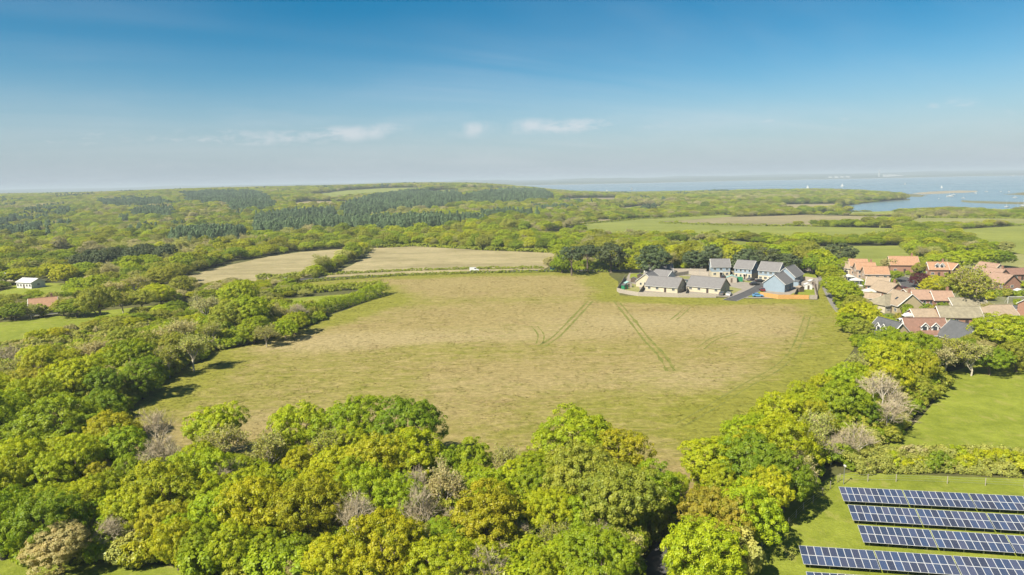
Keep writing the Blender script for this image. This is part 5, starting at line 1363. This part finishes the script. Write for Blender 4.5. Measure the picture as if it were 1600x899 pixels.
def conservatory(px, py, w, d, rz, label):
    e = empty('conservatory', att(px, py), R(rz)); tag(e, label, 'conservatory', 'white garden rooms of the village')
    b = MB(); b.box((0, 0, 0.3), (w, d, 0.6)); b.build('base', WHITE, e)
    f = MB()
    for x in np.linspace(-w / 2, w / 2, 4):
        for s in (-1, 1): f.box((x, s * d / 2, 1.4), (0.09, 0.09, 1.6))
    for s in (-1, 1): f.box((0, s * d / 2, 2.22), (w + .1, 0.1, 0.08))
    f.build('frame', WHITE, e)
    g = MB()
    for s in (-1, 1): g.box((0, s * (d / 2 - 0.02), 1.4), (w - 0.1, 0.03, 1.58)); g.box((s * (w / 2 - 0.02), 0, 1.4), (0.03, d - .1, 1.58))
    g.build('glazing', GLASS, e)
    r = MB(); r.prism([(-w / 2 - .15, 2.27), (w / 2 + .15, 2.27), (0, 3.2)], -d / 2 - .15, d / 2 + .15); r.build('roof', WHITE, e)


conservatory(1326, 440, 4.5, 3.6, -20, 'farther white conservatory below the orange terrace')
conservatory(1338, 446, 5, 3.6, -20, 'nearer white conservatory with a bright roof below the orange terrace')
conservatory(1357, 464, 5, 4, -30, 'white garden room beside the brown roofed bungalow')
conservatory(1424, 504, 5.5, 3, -6, 'white lean room under the buff brick gable')


def shed(px, py, w, d, h, rz, wall, roof, label, door=True):
    e = empty('garden_shed', att(px, py), R(rz)); tag(e, label, 'shed', 'sheds in the gardens')
    b = MB(); b.prism([(-w / 2, -.1), (w / 2, -.1), (w / 2, h), (0, h + w * .22), (-w / 2, h)], -d / 2, d / 2); b.build('wall', wall, e)
    r = MB()
    for s in (-1, 1):
        q = [(0, -d / 2 - .15, h + w * .22 + .03), (0, d / 2 + .15, h + w * .22 + .03), (s * (w / 2 + .15), d / 2 + .15, h - .03), (s * (w / 2 + .15), -d / 2 - .15, h - .03)]
        r.face(q); r.face([(x, y, z + .08) for x, y, z in q][::-1]); r.face([q[2], q[3], (q[3][0], q[3][1], q[3][2] + .08), (q[2][0], q[2][1], q[2][2] + .08)])
        for a in (0, 1): r.face([q[a], q[3 - a], (q[3 - a][0], q[3 - a][1], q[3 - a][2] + .08), (q[a][0], q[a][1], q[a][2] + .08)])
    r.build('roof', roof, e)
    if door: q = MB(); q.box((0, -d / 2 - .02, h * .45), (.8, .06, h * .9)); q.build('door', DARKWOOD, e)


for a in [(981, 449, 3, 2.4, 1.9, 10, GREYWOOD, TEAL, 'shed with a pale teal roof in the corner garden of the estate'), (990, 441, 2.4, 2, 1.8, -20, DARKWOOD, SLATE, 'small dark shed behind the corner garden'),
          (976, 452, 2.2, 2, 1.8, 30, GREENP, DARKSLATE, 'little dark green shed at the left corner of the fence'), (1000, 436, 2.6, 2, 1.9, -10, DARKWOOD, DARKSLATE, 'dark shed left of the rear bungalow'),
          (1143, 441, 4.6, 3.2, 2.2, -18, GREYWOOD, TEAL, 'garage with a pale teal roof in the middle of the estate'), (1262, 452, 3, 2.4, 2.0, -10, WHITE, WHITER, 'white shed in the garden right of the blue gabled house'),
          (1268, 446, 2.6, 2.2, 1.9, 0, GREYWOOD, WHITER, 'grey shed by the right hand fence of the estate'), (1250, 456, 2.4, 2, 1.9, 20, DARKWOOD, TANT, 'dark shed behind the orange fence'),
          (1246, 447, 2.6, 2.2, 2.0, 40, BLUEC, DARKSLATE, 'blue shed against the rear house'), (1372, 506, 3, 2.4, 1.9, -20, WHITE, WHITER, 'white shed beside the mossy bungalow'),
          (1575, 500, 3, 2.4, 1.9, -20, WHITE, WHITER, 'white shed near the tan hipped bungalow'), (1490, 545, 3.6, 2.8, 2.0, -50, WHITE, WHITER, 'white garage front below the dark slate house'),
          (1592, 462, 3, 2.4, 2.0, 0, WHITE, WHITER, 'white shed at the right edge beside the clipped hedge')]:
    shed(*a)


def container():
    e = empty('skip_container', att(1152, 440), R(-15)); tag(e, 'bright green metal container on the estate grass', 'container')
    b = MB(); b.box((0, 0, 1.0), (4.6, 2.2, 1.9)); b.build('body', GREENP, e)
    r = MB()
    for x in np.linspace(-2.1, 2.1, 9):
        r.box((x, -1.13, 1.0), (0.14, 0.07, 1.7)); r.box((x, 1.13, 1.0), (0.14, 0.07, 1.7))
    r.box((0, 0, 1.99), (4.7, 2.3, 0.07)); r.build('rib', GREENP, e)


container()
_q = random.Random(77); _g = []
for i, (px, py) in enumerate([(1348, 444), (1356, 450), (1362, 466), (1378, 474), (1352, 490), (1396, 470), (1425, 472), (1430, 490), (1420, 496), (1446, 492), (1460, 494), (1482, 492), (1478, 508), (1470, 512), (1424, 524), (1456, 516), (1412, 518), (1522, 500), (1534, 492),
                               (1530, 512), (1518, 520), (1484, 520), (1396, 444), (1428, 432), (1440, 444), (1448, 430), (1418, 430), (1488, 440), (1574, 464), (1590, 478), (1546, 470), (1570, 506), (1392, 516), (1376, 520), (1366, 492), (1404, 502), (1436, 512), (1538, 540), (1556, 486), (1600, 450)]):
    p = att(px, py); k = _q.randrange(3); tm, cm, r0, h0 = PROTO['shrub'][k]; tn = _q.choice(['lime', 'fresh', 'deep', 'olive', 'sage', 'yellow', 'fresh', 'deep', 'rust'])
    e = empty('shrub', p, _q.uniform(0, 6)); q = _q.uniform(0.45, 0.95); e.scale = (q, q, q * _q.uniform(0.8, 1.3)); _g.append((tn, px, e))
    link('stem', tm, e); b = link('crown', cm, e); b.color = (*TINT[tn], 1)
for tn in set(a for a, _, _ in _g):
    l = sorted([(px, e) for a, px, e in _g if a == tn], key=lambda v: v[0])
    for i, (px, e) in enumerate(l): tag(e, '%s of the small %s garden shrubs between the village houses' % ('leftmost' if i == 0 else ORD[i] + ' from left', TWORD[tn]), 'shrub', 'garden shrubs of the village')

for px, py, lab in ((1075, 437, 'slim street lamp behind the cream bungalows'), (1093, 435, 'slim street lamp beside the pale back fence')):
    e = empty('street_lamp', att(px, py)); tag(e, lab, 'street lamp', 'street lamps of the estate')
    m = MB(); m.tube([(0, 0, -.2), (0, 0, 4.8), (.25, 0, 5.2), (.9, 0, 5.3)], [.07, .05, .045, .04], 6); m.build('pole', STEEL, e)
    m = MB(); m.box((1.1, 0, 5.3), (.5, .2, .1)); m.build('lamp_head', WHITE, e)
# fences of the estate: every panel and post stands by itself
_pan = {}


def panel_fence(label, px, mat, h=1.75, group=None):
    P = [at(*p) for p in px]; e = empty('timber_fence', P[0]); tag(e, label, 'fence', group)
    if mat.name not in _pan:
        b = MB(); n = 9
        for i in range(n): b.box((-0.87 + (i + .5) * 1.74 / n, 0.012 * (i % 2), h / 2), (1.74 / n - 0.012, 0.03, h - .06 + 0.02 * (i % 3)))
        for z in (.35, h - .3): b.box((0, 0.05, z), (1.74, 0.05, 0.08))
        q = MB(); q.box((0, 0, h / 2 + .03), (.1, .1, h + .1)); _pan[mat.name] = (b.mesh('panel', mat), q.mesh('post', mat))
    bm, qm = _pan[mat.name]
    for a, b in zip(P, P[1:]):
        d = b - a; L = d.length; n = max(1, round(L / 1.84)); ang = math.atan2(d.y, d.x)
        for i in range(n):
            c = a + d * ((i + .5) / n) - P[0]; o = link('panel', bm, e); o.location = c; o.rotation_euler = (0, 0, ang); o.scale = (L / n / 1.84, 1, 1)
            o = link('post', qm, e); o.location = a + d * (i / n) - P[0]; o.rotation_euler = (0, 0, ang)


FG = 'fences round the estate'
panel_fence('weathered fence along the field in front of the cream bungalows', [(964, 456), (978, 460), (997, 463), (1060, 465), (1119, 465.5)], GREYWOOD, group=FG)
panel_fence('fence down the left side of the estate', [(977, 436), (971, 446), (964.5, 455.5)], GREYWOOD, group=FG)
panel_fence('bright new orange fence below the blue gabled house', [(1188, 463), (1216, 467.5), (1240, 467.5), (1264, 468)], TIMBER, group=FG)
panel_fence('weathered end of the fence at the lower right corner', [(1265, 468), (1277, 468)], GREYWOOD, group=FG)
panel_fence('dark fence up the right side of the estate', [(1277.5, 467.5), (1274, 452), (1271, 441)], DARKWOOD, group=FG)
panel_fence('long grey fence along the back of the estate', [(985, 425.5), (1046, 425), (1104, 425.5)], GREYWOOD, group=FG)
panel_fence('pale fence between the rear bungalow and the two storey house', [(1049, 433), (1076, 429), (1107, 431)], GREYWOOD, group=FG)
panel_fence('grey fence behind the rightmost two storey house', [(1228, 424), (1256, 423.5), (1281, 423.5)], GREYWOOD, group=FG)
panel_fence('short garden fence beside the cream gable end', [(998, 463), (1003, 455), (1007, 450)], GREYWOOD, group=FG)
panel_fence('short garden fence between the two front bungalows', [(1071, 465), (1074, 456), (1077, 450)], GREYWOOD, group=FG)
panel_fence('garden fence running back from the orange fence', [(1240, 467), (1246, 456), (1250, 448)], GREYWOOD, group=FG)
panel_fence('garden fence behind the gap between the first two storey houses', [(1139, 426), (1146, 433)], GREYWOOD, group=FG)
panel_fence('grey fence across the right hand gardens', [(1244, 440), (1258, 438), (1271, 440)], GREYWOOD, group=FG)

# ---------------------------------------------------------------- vehicles
PAINT = {}


def paint(c):
    if c not in PAINT: PAINT[c] = simple('car_paint_%d' % len(PAINT), c, 0.3, 0.03, spec=0.6)
    return PAINT[c]


def wheel_mesh(r=0.32, w=0.22):
    b = MB(); n = 14
    for s in (-1, 1): b.face([(r * math.cos(2 * math.pi * i / n), s * w / 2, r * math.sin(2 * math.pi * i / n)) for i in range(n)])
    for i in range(n):
        a, c = 2 * math.pi * i / n, 2 * math.pi * (i + 1) / n
        b.face([(r * math.cos(a), -w / 2, r * math.sin(a)), (r * math.cos(c), -w / 2, r * math.sin(c)), (r * math.cos(c), w / 2, r * math.sin(c)), (r * math.cos(a), w / 2, r * math.sin(a))])
    return b.mesh('wheel', BLACK)


WHEEL = wheel_mesh()


def car(px, py, rz, col, label, van=False, name='parked_car', group='parked cars', z=0.05):
    p = att(px, py); p.z += z; e = empty(name, p, R(rz)); tag(e, label, 'van' if van else 'car', group)
    L = 2.5 if van else 2.1; W = 0.9
    if van: prof = [(-L, .3), (L - .05, .3), (L, .75), (L - .2, 1.05), (L - 1.1, 1.25), (L - 1.6, 2.05), (-L, 2.1)]
    else: prof = [(-L, .28), (L - .08, .28), (L, .62), (L - .15, .82), (.95, .93), (.25, 1.42), (-1.1, 1.45), (-1.75, .98), (-L, .9)]
    b = MB(); n = len(prof); ins = lambda z: W - (0.20 if z > 1.2 else 0.0) - (0.05 if z < .4 else 0)
    for s in (-1, 1): b.face([(x, s * ins(z), z) for x, z in (prof if s < 0 else prof[::-1])])
    for i in range(n):
        (x0, z0), (x1, z1) = prof[i], prof[(i + 1) % n]
        b.face([(x0, -ins(z0), z0), (x0, ins(z0), z0), (x1, ins(z1), z1), (x1, -ins(z1), z1)])
    b.build('body', paint(col), e)
    g = MB()
    if van: gl = [((L - 1.13, 1.3), (L - 1.56, 2.0))]; side = [(L - 1.65, 1.25), (L - 1.3, 1.3), (L - 1.7, 1.9), (L - 2.4, 1.9), (L - 2.4, 1.25)]
    else: gl = [((.90, .99), (.29, 1.39)), ((-1.16, 1.42), (-1.70, 1.02))]; side = [(.80, .98), (.2, 1.37), (-1.05, 1.39), (-1.55, 1.0)]
    for (x0, z0), (x1, z1) in gl:
        o = 0.025 * (1 if x0 > 0 else -1)
        g.face([(x0 + o, -(ins(z0) - .1), z0 + .02), (x0 + o, ins(z0) - .1, z0 + .02), (x1 + o, ins(z1) - .06, z1 + .02), (x1 + o, -(ins(z1) - .06), z1 + .02)])
    for s in (-1, 1): g.face([(x, s * (W - (0.20 if z > 1.2 else .005) * ((z - .9) / .5 if z < 1.2 else 1) + .03), z) for x, z in (side if s < 0 else side[::-1])])
    g.build('windows', GLASS, e)
    for x in (-L + .75, L - .75):
        for s in (-1, 1): o = link('wheel', WHEEL, e); o.location = (x, s * (W - .06), .32)
    h = MB()
    for s in (-1, 1): h.box((L - .06, s * .62, .66), (.1, .34, .14))
    h.build('headlight', WHITE, e)
    h = MB()
    for s in (-1, 1): h.box((-L + .0, s * .68, .78), (.08, .26, .16))
    h.build('tail_light', paint((.35, .02, .02)), e)


Wt, Bk, Gy, Mr, Bl, Tl, Pu = (.75, .75, .74), (.02, .021, .025), (.14, .145, .15), (.17, .02, .025), (.12, .34, .60), (.02, .16, .17), (.09, .05, .14)
for a in [(1054, 438, 8, Wt, 'white car parked right of the rear bungalow'), (1049, 432.5, 80, Pu, 'dark purple car against the rear bungalow wall'), (1077, 443, 60, Tl, 'dark teal car parked behind the cream bungalows'),
          (1130, 435, 60, Bk, 'black car in front of the leftmost two storey house'), (1142, 435, 50, Mr, 'dark maroon car between the first two storey houses'), (1173, 438.5, 40, Gy, 'dark grey car below the middle two storey house'),
          (1188, 441, 0, Bk, 'black car parked by the rightmost two storey house'), (1179, 446, 10, Bk, 'black car standing on the bend of the estate road'), (1139, 462, 60, Wt, 'white car at the end of the front fence'),
          (1128, 461, 60, Gy, 'grey car in the shade of the bungalow gable'), (1184, 464, -8, Bl, 'pale blue car parked left of the orange fence'), (1191, 455, 80, Mr, 'red car beside the pale blue gable'),
          (1411, 452.5, 5, Mr, 'maroon car parked across the village road'), (1404, 452, 5, (.16, .09, .04), 'brown car parked beside the maroon car'), (1412, 461, -30, Wt, 'white car at the near end of the village road'),
          (1417, 465, -50, Bk, 'dark car nearest on the village road'), (1566, 483, -5, Wt, 'white car on the drive below the goal frame'), (1597, 490, 0, Bl, 'blue car at the right edge by the red house'), (1405, 432, 20, Gy, 'grey car outside the detached orange house'),
          (1583, 541, 10, Wt, 'white car half hidden under the spreading yellow tree')]:
    car(*a)
car(1087, 439, 10, Wt, 'white van parked behind the second cream bungalow', True)
car(448, 439, 12, Wt, 'white car driving on the country road at the left', name='car', group='vehicles on the country road')
car(741, 424.2, 4, Wt, 'white van driving on the country road above the meadow', True, 'van', 'vehicles on the country road')
car(867, 423.5, 4, (.03, .30, .42), 'bright blue van on the road near the pines', True, 'van', 'vehicles on the country road')


def goal():
    p = att(1590, 474); e = empty('goal_frame', p, R(0)); tag(e, 'white football goal frame with net on the village green', 'goal')
    f = MB(); w = 7.3
    for s in (-1, 1): f.tube([(s * w / 2, 0, 0), (s * w / 2, 0, 2.44)], .09, 6); f.tube([(s * w / 2, 0, 2.44), (s * w / 2, 1.6, 0)], .05, 5)
    f.tube([(-w / 2, 0, 2.44), (w / 2, 0, 2.44)], .09, 6); f.build('frame', WHITE, e)
    n = MB()
    for i in range(19): x = -w / 2 + w * i / 18; n.tube([(x, 0, 2.42), (x, 1.6, 0.02)], .02, 3)
    for i in range(7): q = i / 6; n.tube([(-w / 2, 1.6 * q, 2.42 * (1 - q)), (w / 2, 1.6 * q, 2.42 * (1 - q))], .02, 3)
    n.build('net', WHITE, e)


goal()


# ---------------------------------------------------------------- solar panels
def panel_mat():
    t = NT('solar_cells'); o = t.obj(); oi = t.new('ShaderNodeObjectInfo')
    s = t.new('ShaderNodeSeparateXYZ'); t.L.new(o, s.inputs[0])
    def line(v, n):
        f = t.math('FRACT', t.math('MULTIPLY', v, n)); return t.math('LESS_THAN', t.math('ABSOLUTE', t.math('SUBTRACT', f, 0.5)), 0.465)
    cell = t.math('MULTIPLY', line(s.outputs[0], 6.3), line(s.outputs[1], 6.1))
    c = t.mix(oi.outputs['Random'], (0.030, 0.052, 0.115), (0.046, 0.052, 0.095))
    v = t.new('ShaderNodeHueSaturation'); t.put(v.inputs['Value'], t.ramp(t.math('FRACT', t.math('MULTIPLY', oi.outputs['Random'], 7.31)), 0, 1, .75, 1.5)); t.put(v.inputs['Color'], c)
    m = t.mix(cell, (0.12, 0.14, 0.17), v.outputs[0])
    return t.done(m, t.ramp(t.noise(o, 1.2, 3), .3, .7, 0.12, 0.22), 0.55)


CELL = panel_mat(); ALU = simple('aluminium_frame', (0.62, 0.63, 0.65), 0.5, 0.06, 2.0)
TILT = R(20); PW, PH = 0.875, 1.42
b = MB(); b.box((0, 0, 0), (PW - .06, PH - .06, .03), 0); fb = .026
for s in (-1, 1): b.box((s * (PW - .02 - fb) / 2, 0, 0.004), (fb, PH - .02, .045), 1); b.box((0, s * (PH - .02 - fb) / 2, 0.004), (PW - .02 - 2 * fb, fb, .045), 1)
PANEL = b.mesh('solar_panel', [CELL, ALU])


def solar_row(tl, tr, bl, name, offset, row):
    z_top, z_bot = 0.75 + 2 * PH * math.sin(TILT), 0.75
    A = at(*tl, z_top); B = at(*tr, z_top); d = (B - A); d.z = 0; d.normalize(); ang = math.atan2(d.y, d.x)
    wpx = 10 * PW + 0.14; A = A + d * offset
    ordn = ['first', 'second', 'third', 'fourth', 'fifth']
    for k in range(5):
        o0 = A + d * (wpx * k)
        ends = [proj(*(o0 + d * (10 * PW * q))) for q in (0, 1)]
        if ends[0][0] > 1605 or min(ends[0][1], ends[1][1]) > 915: break
        e = empty('solar_table', (o0.x, o0.y, 0), ang); tag(e, '%s rack of blue solar panels from the left in the %s' % (ordn[k], name), 'solar array', 'racks of solar panels in the field')
        ca, sa = math.cos(TILT), math.sin(TILT)
        for r in range(2):
            for c in range(10):
                s = PH * (r + .5)
                o = link('solar_panel', PANEL, e); o.location = ((c + .5) * PW, -s * ca, z_top - s * sa); o.rotation_euler = (TILT, 0, 0)
        f = MB()
        for s in (.3, 1.1, 1.75, 2.5): f.box((5 * PW, -s * ca + .05 * sa, z_top - s * sa - .07), (10 * PW, .06, .08))
        f.build('rail', STEEL, e)
        for i in range(4):
            q = MB(); x = .9 + i * 2.3
            for s in (.6, 2.2): q.box((x, -s * ca, (z_top - s * sa - .12) / 2 - .15), (.1, .1, z_top - s * sa - .12 + .3))
            q.tube([(x, -.2 * ca, z_top - .2 * sa - .13), (x, -2.65 * ca, z_top - 2.65 * sa - .13)], .05, 4); q.build('leg', STEEL, e)


solar_row((1310.2, 760.7), (1600, 775.6), None, 'top row', 0, 1)
solar_row((1324.2, 788.8), (1600, 805.3), None, 'second row', 0, 2)
solar_row((1339.7, 820.6), (1600, 837.9), None, 'third row', 0, 3)
solar_row((1247.9, 852.5), (1600, 876), None, 'fourth row', 0, 4)
solar_row((1259, 893.5), (1348, 899), None, 'bottom row', 0, 5)


def wire_fence(label, px, step, h=1.25, mat=GREYWOOD):
    P = [at(*p) for p in px]; e = empty('wire_fence', P[0]); tag(e, label, 'fence', 'post and wire fences')
    q = MB(); q.tube([(0, 0, -.2), (0, 0, h)], .055, 6); pm = q.mesh('post', mat); tops = []
    for a, b in zip(P, P[1:]):
        n = max(1, round((b - a).length / step))
        for i in range(n): o = link('post', pm, e); o.location = a.lerp(b, i / n) - P[0]; tops.append(o.location.copy())
    tops.append(P[-1] - P[0]); o = link('post', pm, e); o.location = tops[-1]
    for z in (.35, .75, 1.12):
        w = MB(); w.tube([t + Vector((0, 0, z)) for t in tops], .014, 3); w.build('wire', STEEL, e)


wire_fence('post and wire fence slanting down beside the solar field', [(1309, 754), (1285, 775), (1255, 798), (1232, 822), (1190, 862), (1160, 905), (1130, 950)], 3.4)
wire_fence('post and wire fence along the foot of the long hedge', [(1312, 752), (1400, 753), (1480, 756), (1600, 762), (1740, 769)], 5.0)


def camera_pole():
    p = at(1318, 757); e = empty('camera_pole', p); tag(e, 'slim grey pole with a white camera beside the top solar row', 'pole')
    m = MB(); m.tube([(0, 0, -.2), (0, 0, 3.0)], [.07, .05], 8); m.build('shaft', STEEL, e)
    c = MB(); c.box((0, -.1, 3.1), (.2, .5, .2)); c.tube([(0, 0, 3.0), (0, 0, 3.1)], .06, 6); c.build('camera_head', WHITE, e)


camera_pole()


# ---------------------------------------------------------------- boats and the far works
def hull_mesh(name, L, B, D, mat):
    b = MB(); n = 9; rings = []
    for i in range(n):
        t = i / (n - 1); x = -L / 2 + L * t; w = B / 2 * (math.sin(math.pi * min(1, 0.28 + 0.72 * t)) ** 0.7 if t < 1 else 0.02) ; s = D * (0.85 + 0.35 * t * t)
        rings.append([(x, -w, s), (x, -w * .75, s * .3), (x, 0, -.3 * (1 - t)), (x, w * .75, s * .3), (x, w, s)])
    for a, c in zip(rings, rings[1:]):
        for k in range(4): b.face([a[k], a[k + 1], c[k + 1], c[k]])
        b.face([a[4], a[0], c[0], c[4]])
    b.face(rings[0]); return b.mesh(name, mat)


HULL = hull_mesh('hull', 10, 3, 1.1, WHITE)
b = MB(); b.prism([(-2.2, 1.0), (1.8, 1.15), (1.2, 1.75), (-2.0, 1.7)], -.9, .9); CABIN = b.mesh('cabin', WHITE)
b = MB(); b.tube([(.8, 0, .9), (.8, 0, 14)], [.12, .07], 6); b.tube([(.7, 0, 2.2), (-4, 0, 2.1)], .08, 5); MASTM = b.mesh('mast', ALU)
b = MB()
for s in (-1, 1): b.face([(.65, s * .03, 2.4), (-3.9, s * .45, 2.3), (-1.6, s * .42, 7.5), (.65, s * .03, 13.6)])
SAILM = b.mesh('sail', WHITE)
b = MB()
for s in (-1, 1): b.face([(1.0, s * .02, 12.4), (1.6, s * .5, 1.7), (4.7, s * .02, 1.4)])
JIB = b.mesh('jib', WHITE)


def boat(px, py, s, rz, sail, label):
    p = at(px, py, SEA + 0.15); e = empty('sailing_boat' if sail else 'moored_boat', p, R(rz)); s *= 0.72; e.scale = (s, s, s)
    tag(e, label, 'sailing boat' if sail else 'boat', 'boats on the strait' if sail else 'boats moored in the creek')
    link('hull', HULL, e); link('cabin', CABIN, e); link('mast', MASTM, e)
    if sail: link('sail', SAILM, e); link('jib', JIB, e)


for i, (x, y, s) in enumerate([(987, 297, 1.6), (1128, 289, 1.6), (1169, 287, 1.6), (1262, 295, 1.6), (1316, 292, 1.7), (1414, 289, 1.4), (1458, 281, 2.2), (1583, 276, 2.0), (1471, 294, 1.0), (948, 300, 1.2), (1557, 277, 1.4)]):
    boat(x, y, s, 20 + 37 * i, True, '%s white sailing boat from the left out on the blue strait' % ('first', 'fourth', 'fifth', 'sixth', 'seventh', 'eighth', 'ninth', 'last', 'tenth', 'second', 'eleventh')[i])
for i, (x, y, s) in enumerate([(1333, 301.5, 1.3), (1343, 301.2, 1.3), (1484, 307.5, 2.2), (1490, 305, 1.4), (1467, 311, 1.0), (1524, 302.4, 1.4), (1541, 300, 1.2), (1564, 300, 1.2), (1576, 300, 1.4), (1586, 309, 1.2), (1573, 324, 1.2), (1590, 326, 1.2), (1598, 322, 1.3), (1505, 310, 1.0)]):
    boat(x, y, s, 15 + 53 * i, False, 'white moored boat number'.replace(' number', '') + ' ' + ('left of two below the wooded point', 'right of two below the wooded point', 'largest, in the middle of the creek', 'just beyond the largest boat in the creek', 'small, left of the largest creek boat',
         'near the right end of the shingle spit', 'just right of the shingle spit', 'left of two near the marsh island', 'right of two near the marsh island', 'below the marsh island at the right', 'leftmost of three by the near marsh', 'middle of three by the near marsh', 'rightmost of three by the near marsh', 'right of the largest creek boat')[i])


def works():
    p = at(1388, 271.0, 0); d = p.normalized()
    q = Vector((4750, 8850, 0)); q.z = SEA + 14
    r = proj(*q)
    e = empty('power_station', q); tag(e, 'far hazy power station with one tall white chimney', 'power station')
    m = MB(); m.tube([(0, 0, -6), (0, 0, 92)], [7, 5], 12); m.build('chimney', WHITE, e)
    h = MB(); h.box((140, 0, 9), (150, 60, 30)); h.box((270, 30, 4), (80, 70, 20)); h.build('hall', WHITE, e)
    t = MB()
    for i in range(4):
        x = -620 + i * 75; t.tube([(x, 0, -6), (x, 0, 14)], 28, 14)
    t.build('tank', WHITE, e)


works()


# ---------------------------------------------------------------- dry grass of the meadow
def rough_grass():
    rr = np.random.default_rng(23); lo, hi = MEADOW.min(0), MEADOW.max(0); n = 150000
    y = lo[1] + (hi[1] - lo[1]) * rr.uniform(0, 1, n) ** 1.7; x = rr.uniform(lo[0], hi[0], n)
    cl = smooth_noise(x, y, 31, 9) + smooth_noise(x, y, 32, 23) * 0.8 + rr.normal(0, .5, n)
    k = inside(MEADOW, x, y) & (cl > 0.25) & (edge_dist(MEADOW, x, y) > 1); x, y = x[k], y[k]; n = len(x)
    a = rr.uniform(0, 6.28, n); h = rr.uniform(.02, .075, n); w = rr.uniform(.2, .5, n); V = []
    for j in range(2):
        b = a + j * 1.5; dx, dy = np.cos(b) * w, np.sin(b) * w; lx, ly = rr.normal(0, .12, n), rr.normal(0, .12, n)
        V.append(np.stack([np.stack([x - dx, y - dy, np.zeros(n)], 1), np.stack([x + dx, y + dy, np.zeros(n)], 1), np.stack([x + dx * .5 + lx, y + dy * .5 + ly, h], 1), np.stack([x - dx * .6 + lx, y - dy * .6 + ly, h * .8], 1)], 1).reshape(-1, 3))
    V = np.concatenate(V); F = np.arange(len(V)).reshape(-1, 4)
    gs = meadow_attr(x, y); gg = np.tile(np.repeat(gs[0][1] + rr.normal(0, .25, n), 4), 2); ss = np.tile(np.repeat(gs[1][1], 4), 2)
    me = mesh_np('rough_grass', V, F, [MATS['meadow']], [('green', 'POINT', gg), ('straw', 'POINT', ss)])
    tag(link('rough_grass', me), 'tussocks of rough dry grass over the meadow', kind='stuff')


rough_grass()


# ---------------------------------------------------------------- air
def haze(density):
    x, y0, y1, z0, z1 = 44000, -4000, 44000, -24, 100
    b = MB(); b.box((0, (y0 + y1) / 2, (z0 + z1) / 2), (2 * x, y1 - y0, z1 - z0))
    m = bpy.data.materials.new('haze'); m.use_nodes = True; n = m.node_tree; n.nodes.clear()
    o = n.nodes.new('ShaderNodeOutputMaterial'); v = n.nodes.new('ShaderNodeVolumePrincipled')
    v.inputs['Density'].default_value = density; v.inputs['Color'].default_value = (0.53, 0.62, 0.71, 1)
    v.inputs['Density Attribute'].default_value = ''; v.inputs['Anisotropy'].default_value = 0.0
    n.links.new(v.outputs[0], o.inputs['Volume'])
    m.cycles.homogeneous_volume = True if hasattr(m.cycles, 'homogeneous_volume') else None
    tag(b.build('haze', m), 'thin summer haze over the land and water', kind='stuff')


haze(1.55e-4)
